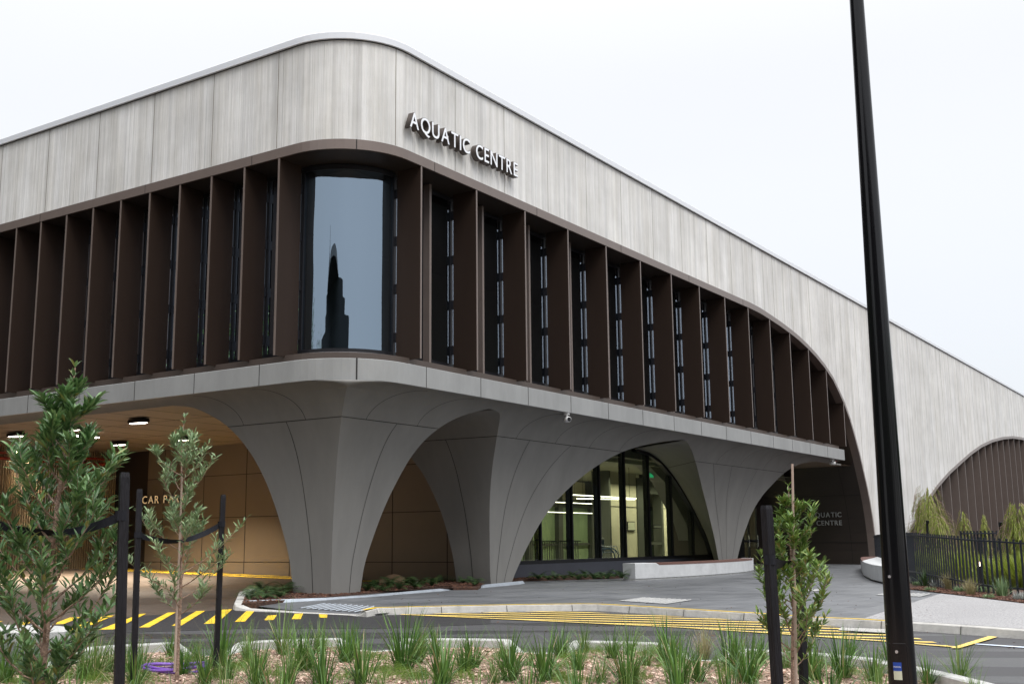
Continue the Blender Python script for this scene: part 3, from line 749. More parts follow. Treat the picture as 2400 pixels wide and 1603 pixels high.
BLc2 = [(0, (6.74, 2.5)), (.69, (6.6, 2.52)), (1.16, (6.53, 2.6)), (1.73, (6.4, 2.7)), (2.25, (6.27, 2.87)), (2.77, (6.13, 3.1)), (3.1, (6.0, 3.3)), (3.6, (5.9, 3.8)), (3.9, (5.75, 4.2)), (ZC, (5.4, 4.8))]
FLu3 = [(0, 20.5), (.48, 20.17), (1.12, 19.83), (1.95, 19.16), (2.7, 18.35), (3.33, 17.49), (3.66, 16.87), (3.85, 16.4), (3.97, 16.0), (4.03, 15.75), (ZC, 15.4)]
FRu3 = [(0, 21.5), (.45, 21.79), (.96, 22.11), (1.5, 22.5), (2.15, 23.0), (2.7, 23.65), (3.07, 24.25), (3.52, 25.0), (3.74, 25.5), (3.94, 26.2), (ZC, 27.3)]
BLu3 = [(0, 23.4), (.43, 23.19), (1.13, 22.73), (1.71, 22.13), (2.31, 21.42), (2.84, 20.72), (3.35, 19.92), (3.73, 19.13), (4.0, 18.14), (ZC, 17.2)]
def smoothtab(tab, z):
    # monotone-ish cubic through the table (scalar values)
    n = len(tab)
    if z <= tab[0][0]: return tab[0][1]
    if z >= tab[-1][0]: return tab[-1][1]
    for i in range(n-1):
        if z <= tab[i+1][0]: break
    def sl(j):
        if j <= 0: return (tab[1][1]-tab[0][1])/(tab[1][0]-tab[0][0])
        if j >= n-1: return (tab[-1][1]-tab[-2][1])/(tab[-1][0]-tab[-2][0])
        a = (tab[j][1]-tab[j-1][1])/(tab[j][0]-tab[j-1][0]); b = (tab[j+1][1]-tab[j][1])/(tab[j+1][0]-tab[j][0])
        return 0 if a*b <= 0 else 2*a*b/(a+b)
    h = tab[i+1][0]-tab[i][0]; t = (z-tab[i][0])/h
    return (2*t**3-3*t*t+1)*tab[i][1]+(t**3-2*t*t+t)*h*sl(i)+(-2*t**3+3*t*t)*tab[i+1][1]+(t**3-t*t)*h*sl(i+1)
cols = []
def corner(c, z):
    if c == 1:
        fr = smoothtab(FRu1, z); bl = smoothtab(BLv1, z); return (dL(z), dR(z)), (fr, dR(z)), (fr, bl), (dL(z), bl)
    if c == 2:
        fl = smoothtab(FLu2, z); fr = smoothtab(FRu2, z)
        bu = smoothtab([(a, b[0]) for a, b in BLc2], z); bv = smoothtab([(a, b[1]) for a, b in BLc2], z)
        return (fl, dR(z)), (fr, dR(z)), (fr, 3.06 if z < 3 else max(3.06, bv)), (bu, bv)
    fl = smoothtab(FLu3, z); fr = smoothtab(FRu3, z); bl = smoothtab(BLu3, z)
    return (fl, dR(z)), (fr, dR(z)), (max(fr, 23.7), 2.99), (bl, 2.99)
ZL = [0, .1, .2] + [.2+.14*k for k in range(1, 20)] + [3.0, 3.12, 3.24, 3.36, 3.46, 3.55, 3.62, 3.69, 3.76, 3.82, 3.87, 3.92, 3.96, 4.0, 4.03, 4.05, ZC]
for c in (1, 2, 3):
    m = MB()
    for a, b in ((0, 1), (1, 2), (2, 3), (3, 0)):
        rows = []
        for z in ZL:
            q = corner(c, z); rows.append([(q[a][0]+(q[b][0]-q[a][0])*t, q[a][1]+(q[b][1]-q[a][1])*t, z) for t in (0, .25, .5, .75, 1)])
        m.grid(rows)
    o = m.build('column', M['vault'], bld, smooth=True); fixn(o); cols.append(o)
# vault strip between column heads and fascia
m = MB(); levels = [ZC, 4.09, 4.115, 4.14, 4.165, 4.185, 4.2, ZF0+.002]
sus = [RF, 2, 3, 4, 5, 6, 8, 10, 14, 20, 25, 29.6]; svs = [LEND, 12, 8, 6, 5, 4, 3, 2, RF]
rows = []
for z in levels:
    b_, a_ = dR(z), dL(z); s = 1 - b_/dR(ZC); rp = path(RF, 0, sus, svs); row = []
    for u, v, nrm, _ in rp:
        if nrm == (-1, 0): P = (a_, max(v, b_))
        elif nrm == (0, -1): P = (max(u, a_), b_)
        else: P = (a_+(u)*s if 0 else a_*(1-s)+u*s, b_*(1-s)+v*s)
        row.append((P[0], P[1], z))
    rows.append(row)
# re-blend the straight parts so the corner stays continuous
for k, z in enumerate(levels):
    b_, a_ = dR(z), dL(z); s = 1 - b_/dR(ZC); rp = path(RF, 0, sus, svs)
    for i, (u, v, nrm, _) in enumerate(rp):
        if abs(nrm[0]+1) < 1e-6 and nrm[1] == 0: sh = (a_, max(v if v > RF else b_*(1-s)+v*s, b_))
        elif nrm[0] == 0: sh = (max(u if u > RF else a_*(1-s)+u*s, a_), b_)
        else: continue
        rows[k][i] = (sh[0], sh[1], z)
m.grid(rows); m.build('vault_edge', M['vault'], bld, smooth=True)
m = MB(); a_, b_ = dL(ZC), dR(ZC)
m.add([(a_, b_, ZC), (30.5, b_, ZC), (30.5, b_, 4.13), (a_, b_, 4.13), (a_, LEND, ZC), (a_, LEND, 4.13)], [(0, 1, 2, 3), (0, 3, 5, 4)]); m.build('vault_lip', M['vault'], bld)
m = MB(); m.add([(a_, b_, 4.13), (34, b_, 4.13), (34, LEND, 4.13), (a_, LEND, 4.13)], [(0, 1, 2, 3)]); o_so = m.build('soffit', M['soffit'], bld)
m = MB()
for v in [2+1.2*k for k in range(14)]: m.box(a_+.05, 8.1, v-.004, v+.004, 4.126, 4.13)
for u in (2.6, 5.0, 7.4): m.box(u-.004, u+.004, .6, 17, 4.1262, 4.13)
absorb(o_so, m.build('soffit_joint', M['seam'], bld))
# seams drawn by the panel joints of the cladding
m = MB()
def ribbon(f, z0, z1, n=24, wd=.007):
    ra = []; rb = []
    pts = [Vector(f(z0+(z1-z0)*i/n)) for i in range(n+1)]
    for i, p in enumerate(pts):
        t = (pts[min(i+1, n)]-pts[max(i-1, 0)]).normalized()
        ra.append(p); rb.append(t)
    return ra, rb
def frontseam(f, z0, z1, n=24, wd=.007, outward=None):
    pts, ts = ribbon(f, z0, z1, n); A2 = []; B2 = []
    for p, t in zip(pts, ts):
        nn = outward(p) if outward else Vector((0, -1, -.15)); sd_ = t.cross(nn).normalized()
        q = p+nn.normalized()*.004; A2.append(q+sd_*wd); B2.append(q-sd_*wd)
    m.grid([A2, B2])
ZS = 3.55
def nfront(p):
    z = p.z; d = dR(z); g = (dR(z+.01)-dR(z-.01))/.02; return Vector((0, -1, -max(-6, min(0, g))*-1)).normalized() if 0 else Vector((0, -1, g)).normalized()
def nleft(p):
    z = p.z; g = (dL(z+.01)-dL(z-.01))/.02; return Vector((-1, 0, g)).normalized()
for c, ts in ((1, (.62,)), (2, (.26, .62)), (3, (.2, .42, .75))):
    m = MB()
    for t in ts:
        tz = {1: ZS, 2: ZS, 3: ZS}[c]
        def f(z, t=t, c=c):
            q = corner(c, z); k = t*(1 - .12*z/ZS); return (q[0][0]+(q[1][0]-q[0][0])*k, dR(z), z)
        frontseam(f, .02, tz, outward=nfront)
    q = corner(c, ZS)
    frontseam(lambda s, q=q: (q[0][0]+(q[1][0]-q[0][0])*s, dR(ZS), ZS), 0, 1, 8, outward=lambda p: nfront(p))
    n_up = {1: (.23, .76), 2: (.13, .42, .70, .97), 3: (.2, .45, .72, .97)}[c]
    for t in n_up:
        u0 = q[0][0]+(q[1][0]-q[0][0])*t; sp = 1.15
        def f2(a, u0=u0, sp=sp): # a: 0..1 angle along the quarter curve
            z = ZS+(4.19-ZS)*math.sin(a*math.pi/2); return (u0+sp*(1-math.cos(a*math.pi/2)), dR(z), z)
        frontseam(f2, 0, 1, 20, .006, outward=nfront)
    # left face seams
    if c == 1:
        frontseam(lambda s: (dL(ZS), q[0][1]+(smoothtab(BLv1, ZS)-q[0][1])*s, ZS), 0, 1, 8, outward=nleft)
        frontseam(lambda z: (dL(z), dR(z)+(smoothtab(BLv1, z)-dR(z))*.47, z), .02, ZS, outward=nleft)
        for t in (.3, .85):
            v0 = q[0][1]+(smoothtab(BLv1, ZS)-q[0][1])*t
            frontseam(lambda a, v0=v0: (dL(ZS+(4.19-ZS)*math.sin(a*math.pi/2)), v0+1.0*(1-math.cos(a*math.pi/2)), ZS+(4.19-ZS)*math.sin(a*math.pi/2)), 0, 1, 20, .006, outward=nleft)
    else:
        frontseam(lambda s, q=q: (q[0][0]+(q[3][0]-q[0][0])*s-.004, q[0][1]+(q[3][1]-q[0][1])*s, ZS), 0, 1, 8, outward=lambda p: Vector((-1, -.3, -.3)))
        if c == 2: frontseam(lambda z: (corner(2, z)[0][0]*.5+corner(2, z)[3][0]*.5-.004, corner(2, z)[0][1]*.5+corner(2, z)[3][1]*.5, z), .05, ZS, outward=lambda p: Vector((-1, 0, -.2)))
    absorb(cols[c-1], m.build('cladding_seam', M['seam'], bld))

# ---- car park wall and screen
m = MB(); m.box(8.2, 8.4, 3.0, 15.9, -.3, 4.13); o_cw = m.build('car_park_wall', M['bronzewall'], bld)
m = MB(); m.box(8.22, 8.4, 15.9, 18, -.3, 4.13); m.build('service_door', M['reveal'], bld)
m = MB()
for v in (3.9, 5.75, 7.6, 9.55, 11.4, 13.25, 15.1): m.box(8.192, 8.2, v-.009, v+.009, -.2, 4.13)
for z in (.61, 1.93, 3.2): m.box(8.1915, 8.2, 3.06, 15.9, z-.008, z+.008)
absorb(o_cw, m.build('wall_joint', M['seam'], bld))
# batten screen across the back of the car park
m = MB(); u = -9.0
while u < 8.1: m.box(u, u+.035, 17.40, 17.47, .3, 4.13); u += .085
sc_ = m.build('batten_screen', mat('pale batten', (.3, .23, .14), .5), bld); sc_['kind'] = 'stuff' if 0 else 'part'
del sc_['kind']
m = MB()
for z in (.45, 1.6, 2.75, 3.55, 3.95): m.box(-9, 8.15, 17.48, 17.56, z, z+.07)
for u in (-7, -4.2, -1.4, 1.4, 4.2, 7): m.box(u, u+.12, 17.57, 17.75, .2, 4.1)
m.build('screen_frame', M['dark'], bld)
m = MB(); m.box(-9, 8.2, 21.5, 21.7, 0, 4.13); m.box(-9.2, -9, 10, 21.7, -.3, 4.13); m.build('back_wall', M['bronzewall'], bld)
m = MB()
for z, r in ((3.72, .05), (3.88, .035)): m.tube([(-9, 17.2, z), (8.1, 17.2, z)], r, 8)
m.build('ceiling_pipe', mat('red pipe', (.25, .03, .02), .4), bld)
# the upper facade carries on beyond the frame: close the end
m = MB(); m.box(.02, 20, LEND, LEND+.2, 4.2, ZT); m.build('end_wall', M['concrete'], bld)

# ---- foyer glazing between the second and third column
V3 = 3.0
m = MB(); m.box(8.42, 23.45, V3-.04, V3+.1, -.2, .50); m.build('upstand', M['upstand'], bld)
def zg(u):
    t = sorted([(b, a) for a, b in BLu3]); return interp(t, u)
def zgl(u): return ZC if u < 17.2 else min(ZC, zg(u)-.02)
js = [8.42, 9.65, 11.35, 13.1, 14.78, 16.44, 18.14, 19.84, 21.54, 23.1]
for a, b in zip(js, js[1:]):
    f = MB(); za, zb_ = zgl(a), zgl(b); zm = zgl((a+b)/2)
    f.box(a-.0, a+.05, V3-.02, V3+.06, .5, max(za, .6)); f.box(a+.05, b, V3-.018, V3+.06, .5, .6)
    fr = f.build('foyer_window', M['dark'], bld)
    g = MB(); g.add([(a+.05, V3+.02, .6), (b, V3+.02, .6), (b, V3+.02, max(zb_, .61)), ((a+b)/2, V3+.02, zm), (a+.05, V3+.02, za)], [(0, 1, 2, 3, 4)]); g.build('glass', M['glassg'], fr)
m = MB()
for a in js[1:-1]: m.box(a-.035, a+.04, V3+.07, V3+.19, .05, zgl(a)-.02)
m.build('glass_fin', M['black'], bld)
m = MB(); P = [(u, z) for z, u in BLu3]; rows = [[], [], [], []]
for i, (u, z) in enumerate(P):
    a = Vector(P[max(i-1, 0)]); b = Vector(P[min(i+1, len(P)-1)]); t = (b-a).normalized(); n_ = Vector((-t.y, t.x))
    if n_.x > 0: n_ = -n_
    for k, (w_, d_) in enumerate(((0, -.06), (.09, -.06), (.09, .1), (0, .1))): rows[k].append((u+n_.x*w_, V3+d_, z+n_.y*w_))
m.grid(rows); fixn(m.build('arch_frame', M['dark'], bld))
# foyer interior
m = MB(); m.add([(8.4, V3+.1, .06), (38, V3+.1, .06), (38, 16, .06), (8.4, 16, .06)], [(0, 1, 2, 3)]); m.build('foyer_floor', M['intfloor'], bld)
m = MB(); m.add([(8.4, V3+.1, 3.75), (38, V3+.1, 3.75), (38, 16, 3.75), (8.4, 16, 3.75)], [(0, 1, 2, 3)]); m.box(8.4, 38, V3+.43, V3+.5, 3.62, 4.1); m.build('foyer_ceiling', mat('foyer ceiling', (.2, .2, .15), .7), bld)
m = MB(); m.box(22.3, 25.0, 7, 7.4, .06, 3.75); m.box(27.3, 38, 7.0, 7.4, .06, 3.75); o_fw = m.build('foyer_wall', M['intwall'], bld)
m = MB(); m.box(8.4, 8.6, V3+.1, 16, .06, 3.75); m.box(8.6, 38, 15.8, 16, .06, 3.75); m.build('foyer_back_wall', M['intgreen'], bld)
m = MB(); m.box(25.0, 25.5, 6.95, 7.35, .06, 3.6); m.box(27.15, 27.32, 6.95, 7.35, .06, 3.75); m.box(25.5, 27.15, 6.97, 7.1, .95, 1.05); m.box(25.5, 27.15, 6.97, 7.1, 3.0, 3.75); m.box(22.2, 22.32, 6.7, 7.45, .06, 3.75)
m.build('foyer_doorway', M['intdark'], bld)
m = MB(); m.box(22.3, 25, 6.985, 7, 2.42, 2.435); m.box(22.3, 25, 6.984, 7, 3.3, 3.315); m.box(27.4, 38, 6.984, 7, 2.42, 2.435); absorb(o_fw, m.build('wall_joint', M['seam'], bld))
m = MB()
for (u, z0, z1) in ((17.5, .06, 3.7), (20.6, .06, 3.7), (23.2, .06, 3.7), (25.6, .06, 3.7), (28.4, .06, 3.7), (31.5, .06, 3.7)): m.box(u, u+.35, 11, 11.3, z0, z1)
[m.box(9+.14*k, 9.02+.14*k, 5.4, 5.42, .1, 1.1) for k in range(62)]; m.box(9, 17.7, 5.38, 5.44, 1.1, 1.14); m.box(8.6, 36, 11.1, 11.15, .95, 1.05); m.box(8.6, 36, 11.05, 11.2, 2.55, 2.75)
m.build('interior_column', M['intdark'], bld)
m = MB(); m.quad((12.4, 11.2, .06), (36, 11.2, .06), (36, 11.2, 2.6), (12.4, 11.2, 2.6)); m.build('partition_glass', M['intgreen'], bld)
m = MB(); m.box(10, 36, 11.3, 11.5, 2.6, 3.7); m.build('bulkhead', M['intwall'], bld)
# inner edge of the vault seen through the glass
ic = [(17.6, 4.0), (18.91, 3.93), (20.22, 3.7), (21.44, 3.18), (22.04, 2.66), (23.13, 1.73), (23.5, 1.1), (23.71, .5)]
m = MB(); m.grid([[(u, 4.0, z) for u, z in ic], [(u if u < 23.8 else 23.8, 4.0, 4.1) if i < 6 else (24.6, 4.0, 4.1) for i, (u, z) in enumerate(ic)]]); m.grid([[(u, 4.0, z) for u, z in ic], [(u, 4.5, z) for u, z in ic]]); m.box(23.6, 25, 4.0, 4.3, 0, 4.1)
m.build('inner_vault', M['vault'], bld)
# entrance doors at the end of the passage
V4 = 4.7
m = MB(); m.box(23.5, 23.7, V3, V4+.1, -.1, 4.13)
m.box(32.0, 33.4, V4, V4+.15, -.1, 4.13); m.box(23.7, 33.4, V4+.02, V4+.12, 2.75, 4.13); m.build('entry_surround', M['reveal'], bld)
de = [(28.1, 28.6), (28.6, 29.75), (30.35, 31.0), (31.0, 32.0)]
m = MB(); m.box(29.75, 30.35, V4-.02, V4+.1, -.1, 2.75); m.box(23.7, 28.1, V4, V4+.1, -.1, 2.75)
m.build('door_post', M['black'], bld)
for a, b in de:
    f = MB(); f.box(a, a+.06, V4, V4+.08, 0, 2.75); f.box(b-.06, b, V4, V4+.08, 0, 2.75); f.box(a+.06, b-.06, V4, V4+.08, 0, .14); f.box(a+.06, b-.06, V4, V4+.08, 2.62, 2.75); f.box(a+.06, b-.06, V4, V4+.08, 1.0, 1.1)
    d = f.build('entrance_door', M['dark'], bld)
    g = MB(); g.quad((a+.06, V4+.04, .14), (b-.06, V4+.04, .14), (b-.06, V4+.04, 2.62), (a+.06, V4+.04, 2.62)); g.build('glass', M['glassg'], d)
    h = MB(); h.tube([(b-.14, V4-.05, .8), (b-.14, V4-.05, 1.3)], .015, 8); h.build('handle', M['rail'], d)
# far arch: bronze screen with blades
m = MB(); rows = [[(x, .55, z) for x, _, z in inner2], [(x, .55, -.1) for x, _, z in inner2]]; m.grid(rows)
o_sp = m.build('screen_panel', M['fin'], bld)
m = MB(); m.grid([[(x, .3, z) for x, _, z in inner2], [(x, .56, z) for x, _, z in inner2]]); m.build('arch_soffit', M['reveal'], bld)
in2 = [(x, z) for x, _, z in inner2]
for u in [40+2*k for k in range(0, 28)]:
    zt = interp(in2, u)-.01
    if zt < .8: continue
    f = MB(); f.box(u-.03, u+.03, .02, .54, 0, zt); f.box(u-.034, u+.034, .005, .02, 0, zt); f.build('screen_blade', M['trim'], bld)
m = MB(); m.box(44, 96, .535, .55, 3.35, 3.38); absorb(o_sp, m.build('screen_joint', M['seam'], bld))

# ================================================================== ROOF AND SOFFIT FIXTURES
def textobj(txt, size, ext, mt, name, off=0, bev=0):
    c = bpy.data.curves.new('t', 'FONT'); c.body = txt; c.size = size; c.extrude = ext; c.offset = off; c.bevel_depth = bev; c.resolution_u = 6
    o = bpy.data.objects.new('t', c); COL.objects.link(o); bpy.context.view_layer.update()
    me = bpy.data.meshes.new_from_object(o.evaluated_get(bpy.context.evaluated_depsgraph_get())); bpy.data.objects.remove(o); bpy.data.curves.remove(c)
    me.name = name; me.materials.clear(); me.materials.append(mt); return me
def bounds(me):
    xs = [v.co.x for v in me.vertices]; ys = [v.co.y for v in me.vertices]; return min(xs), max(xs), min(ys), max(ys)
def sign(name, lines, width, height, gap, depth, Mx, side, face, label, cat='sign', weight=.012, inset=.0, lineh=None, align='L'):
    """raised letters, each a part; local x along the text, y up, z out of the wall"""
    root = empty(name, mw=Mx); tag(root, label, cat)
    y = 0
    ref = bounds(textobj('H', 1, 0, face, 'x')); cap = ref[3]-ref[2]; S = height/cap
    for ln in lines:
        glyphs = []; x = 0
        for ch in ln:
            if ch == ' ': x += .42*height+gap; continue
            me = textobj(ch, S, .001, side, 'letter', weight); b = bounds(me); glyphs.append((ch, x-b[0], b)); x += b[1]-b[0]+gap
        tot = x-gap; k = width/tot if ln == lines[0] or lineh is None else sx_; sx_ = k
        sh = 0 if align == 'L' else width-tot*k
        for ch, gx, b in glyphs:
            body = textobj(ch, S, depth/2, side, 'letter', weight); fc = textobj(ch, S, .002, face, 'letter_face', weight-inset)
            o = bpy.data.objects.new('letter', body); f = bpy.data.objects.new('letter_face', fc)
            for q in (o, f): COL.objects.link(q)
            o.parent = root; f.parent = o; o.location = (sh+gx*k, y, depth/2); o.scale = (k, 1, 1); f.location = (0, 0, depth/2+.003)
        y -= (lineh or 0)
    return root
# axes: x right along wall, y up, z outward
MR = BM @ Matrix(((1, 0, 0, 1.43), (0, 0, -1, -.05), (0, 1, 0, 9.53), (0, 0, 0, 1)))
sign('facade_sign', ['AQUATIC CENTRE'], 4.06, .325, .055, .14, MR, M['letterside'], M['letterface'], 'large raised AQUATIC CENTRE letters with white faces and brown sides on the concrete parapet', weight=.011, inset=.0085)
ML = BM @ Matrix(((0, 0, -1, 8.19), (-1, 0, 0, 16.04), (0, 1, 0, 2.44), (0, 0, 0, 1)))
sign('car_park_sign', ['CAR PARK'], 2.05, .235, .05, .06, ML, M['letterside'], M['letterglow'], 'gold CAR PARK letters on the bronze wall under the building', weight=.004, inset=.003)
ME = BM @ Matrix(((0, 0, -1, 32.93), (-1, 0, 0, 2.62), (0, 1, 0, 2.03), (0, 0, 0, 1)))
sign('entrance_sign', ['AQUATIC', 'CENTRE'], 1.37, .2, .05, .03, ME, M['lettersteel'], M['lettersteel'], 'small steel AQUATIC CENTRE letters in two lines on the dark entrance lining', weight=.002, lineh=.345, align='R')

# car park ceiling lights
def high_bay():
    root = empty('ceiling_light'); m = MB(); pts = []
    n = 24
    prof = [(.30, 0), (.36, .02), (.36, .07), (.33, .10), (.0001, .11)]
    m.grid([[(r*math.cos(2*math.pi*k/n), r*.42*math.sin(2*math.pi*k/n), z) for k in range(n)] for r, z in prof], closed=True); m.build('housing', M['black'], root)
    m = MB(); m.add([(.3*math.cos(2*math.pi*k/n), .3*.42*math.sin(2*math.pi*k/n), -.002) for k in range(n)], [tuple(range(n))[::-1]]); m.build('diffuser', M['lamp'], root)
    return root
def batten_light():
    root = empty('ceiling_light'); m = MB(); m.box(-.5, .5, -.055, .055, .03, .1); m.build('housing', M['black'], root)
    m = MB(); m.box(-.49, .49, -.05, .05, 0, .03); m.build('diffuser', M['lamp'], root); return root
labs = ['round black ceiling light nearest the flared column, above the CAR PARK wall', 'black ceiling light at the left edge of the frame under the soffit', 'long bright tube light behind the top of the near sapling',
        'black ceiling light above the CAR PARK letters, nearest the bronze wall', 'far ceiling light low at the left, in front of the batten screen', 'black ceiling light hidden behind the near sapling crown', 'ceiling light behind the crown of the middle sapling']
hb = None; lb = bpy.data.lights.new('car_park_lamp', 'AREA'); lb.energy = 235; lb.size = .5; lb.color = (1, .86, .68); lb.spread = R_(105)
for i, (x, y) in enumerate(((1360, 385), (155, 515), (810, 520), (1170, 600), (120, 655), (700, 455), (1790, 555))):
    d = ray(x/4.193, 900+y/4.193); P = CAM+d*((4.0-CAM.z)/d.z); u, v, _ = UV(P)
    if i == 2: o = batten_light(); rz = math.pi/2-TH+.0
    else:
        if hb is None: hb = o = high_bay()
        else: o = copy_tree(hb)
    o.location = (P.x, P.y, 4.0); o.rotation_euler = (0, 0, math.pi/2-TH + math.pi/2 if i != 2 else math.pi/2-TH+.0)
    tag(o, labs[i], 'ceiling light', 'car park ceiling lights')
    l = bpy.data.objects.new('car_park_lamp', lb); COL.objects.link(l); l.location = (P.x, P.y, 3.97)
# foyer pendants
def linear(p0, p1, z, lab, energy=0, r=.02):
    A2 = BM @ Vector((p0[0], p0[1], z)); B2 = BM @ Vector((p1[0], p1[1], z)); root = empty('pendant_light', A2); tag(root, lab, 'pendant light', 'foyer linear pendant lights')
    m = MB(); m.tube([(0, 0, 0), B2-A2], r, 6); m.build('tube', M['lampw'], root)
    m = MB(); 
    for t in (.1, .9): m.tube([(B2-A2)*t, (B2-A2)*t+Vector((0, 0, 3.73-z))], .004, 4)
    m.build('cable', M['black'], root)
linear((16.2, 5.0), (21.2, 5.05), 2.62, 'upper long white pendant tube of the crossing pair in the foyer')
linear((18.9, 6.2), (21.2, 5.1), 2.59, 'lower white pendant tube meeting the upper one in the foyer')
linear((19.5, 9.5), (26.2, 9.5), 2.65, 'third pendant tube down, further back in the foyer', r=.015)
linear((20, 10.4), (28, 10.4), 2.3, 'fourth pendant tube down, at the back of the foyer', r=.015)
linear((27, 6.4), (31, 6.4), 2.3, 'short pendant tube beyond the foyer doorway', r=.015)
fl_ = bpy.data.lights.new('foyer_fill', 'AREA'); fl_.energy = 250; fl_.spread = R_(125); fl_.shape = 'RECTANGLE'; fl_.size = 9; fl_.size_y = .5; fl_.color = (1, .93, .72)  # unseen area lights added to brighten the foyer and entrance
for (u, v) in ((17, 6.3), (25, 6.3), (17, 8.8), (26, 9.4), (30, 5.9)):
    l = bpy.data.objects.new('foyer_fill', fl_); COL.objects.link(l); l.matrix_world = BM @ Matrix.Translation((u, v, 3.6))
# exit sign, wall plan, notice
def plate(name, u0, u1, z0, z1, v, mt, lab, cat, frame=None):
    root = empty(name, mw=BM @ Matrix.Translation(((u0+u1)/2, v, (z0+z1)/2))); tag(root, lab, cat)
    w_, h_ = (u1-u0)/2, (z1-z0)/2; m = MB(); m.box(-w_, w_, 0, .03, -h_, h_); m.build('frame', frame or M['dark'], root)
    m = MB(); m.box(-w_+.03, w_-.03, -.006, 0, -h_+.03, h_-.03); m.build('panel', mt, root); return root
es = plate('exit_sign', 20.62, 20.98, 3.3, 3.5, 4.2, M['exit'], 'small green exit sign hanging inside the foyer glass', 'exit sign', M['cam'])
plate('wall_plan', 24.13, 24.75, 1.5, 1.86, 6.96, M['label'], 'framed evacuation plan on the yellowish foyer wall', 'framed plan')
nb = plate('notice_board', 26.24, 26.95, 1.6, 1.74, 6.9, M['intdark'], 'dark horizontal notice plate inside right of the doorway', 'notice')

# wheelchair in the foyer
def wheelchair():
    root = empty('wheelchair', mw=BM @ Matrix.Translation((18.9, 5.0, .26)) @ Matrix.Rotation(R_(-75), 4, 'Z')); tag(root, 'folded-arm wheelchair with blue rimmed wheels parked behind the foyer glass', 'wheelchair')
    def ring(c, r, t, n=28): return [(c[0]+r*math.cos(2*math.pi*k/n), c[1], c[2]+r*math.sin(2*math.pi*k/n)) for k in range(n+1)]
    for s in (-.28, .28):
        m = MB(); m.tube(ring((0, s, .31), .30, 0), .022, 8, False); wl = m.build('wheel', M['chairblue'], root)
        m = MB()
        for k in range(10): a = k*math.pi/5; m.tube([(0, s, .31), (.29*math.cos(a), s, .31+.29*math.sin(a))], .004, 4)
        m.build('spokes', M['rail'], wl)
        m = MB(); m.tube(ring((.42, s*.85, .09), .08, 0, 14), .015, 6, False); m.build('caster', M['black'], root)
    m = MB()
    for s in (-.22, .22):
        m.tube([(-.2, s, .3), (-.2, s, .95), (-.32, s, .97)], .014, 6); m.tube([(-.2, s, .68), (.25, s, .68), (.3, s, .5), (.42, s, .2), (.5, s, .12)], .014, 6); m.tube([(-.2, s, .45), (.3, s, .47)], .014, 6)
    m.build('frame', M['rail'], root)
    m = MB(); m.box(-.2, .25, -.22, .22, .45, .5); m.build('seat', M['chairblue'], root)
    m = MB(); m.box(-.22, -.19, -.22, .22, .5, .9); m.build('backrest', M['chairblue'], root)
wheelchair()
# security cameras
def seccam(P, lab, aim):
    root = empty('security_camera', P, aim); tag(root, lab, 'security camera', 'security cameras under the fascia')
    m = MB(); m.tube([(0, 0, 0), (0, 0, -.05)], .07, 14); m.tube([(0, 0, -.05), (0, -.0, -.12)], .03, 10); m.build('bracket', M['cam'], root)
    m = MB(); n = 14
    m.grid([[(.0+math.cos(2*math.pi*k/n)*r, y, -.17+math.sin(2*math.pi*k/n)*r) for k in range(n)] for y, r in ((.12, .01), (.11, .05), (0, .07), (-.1, .07), (-.115, .055))], closed=True); b = m.build('housing', M['cam'], root, True)
    m = MB(); m.tube([(0, -.112, -.17), (0, -.12, -.17)], .052, 14); m.build('lens', M['black'], b)
seccam(BM @ Vector((7.9, .03, ZF0)), 'white dome-nosed security camera hanging under the fascia between the first two arches', math.pi/2-TH-.5)
seccam(BM @ Vector((28.55, .1, ZF0)), 'small white security camera under the far end of the fascia by the entrance', math.pi/2-TH+.2)
m = MB(); m.tube([(0, 0, 0), (0, 0, -.06), (0, 0, -.07)], [.09, .09, .03], 12); o = m.build('alarm_light', mat('red lens', (.25, .01, .01), .3)); o.matrix_world = BM @ Matrix.Translation((29.3, .25, ZF0)); tag(o, 'dark red alarm light beside the far security camera', 'alarm light')
# ================================================================== PLANTING BEDS AND EDGING BY THE COLUMNS
def at(x, y, D):
    """point on the view through pixel x, y at forward distance D"""
    d = ray(x, y); return CAM + d*(D/d.y)
bedz = .03
bed1 = [(566, 1411), (600, 1410), (700, 1400), (768, 1395.5), (900, 1385), (1047, 1374.5), (1062, 1379), (1120, 1378.5), (1140, 1366)]
bed1 += [(1232, 1359), (1466, 1352)]
B1 = [gp(*p, bedz).xy for p in bed1] + [W(13.5, 2.96).xy, W(8.2, 2.96).xy, W(7.9, 3.6).xy, W(5.6, 4.3).xy, W(3.3, 4.4).xy, kin[1], kin[2], kin[3]]
def bedsurf(x, y): return zz(x, y)
def bedoff(x, y): return min(.055, max(.015, .015+.007*(UV(Vector((x, y, 0)))[0]-.5)))
gridpoly('mulch_bed', [tuple(p) for p in B1], M['mulch'], 0, step=1.0, zfn=lambda x, y: zz(x, y)+bedoff(x, y), skirt=.3)
def edging(pts, h, w_=.03, slope=.07, name='bed_edging'):
    """folded steel upstand with a battered outer face; pts are bottom line pixels"""
    P = [gpr(*p).xy for p in pts]; rows = [[], [], [], []]
    N_ = offset_in(P, 1)
    for p, q, hh in zip(P, N_, h):
        n_ = (q-p).normalized(); a = p+n_*slope; b = a+n_*w_; z = min(zz(*p), rampZ(*p))
        zt = zz(*p)+bedoff(*p)+.012 if hh > .02 else z+.01
        rows[0].append((p.x, p.y, z-.02)); rows[1].append((a.x, a.y, zt)); rows[2].append((b.x, b.y, zt)); rows[3].append((b.x, b.y, z-.05))
    m = MB(); m.grid(rows); n = len(P)
    for e_ in (0, n-1): m.add([r[e_] for r in rows], [(0, 1, 2, 3)])
    return fixn(m.build(name, M['galv']))
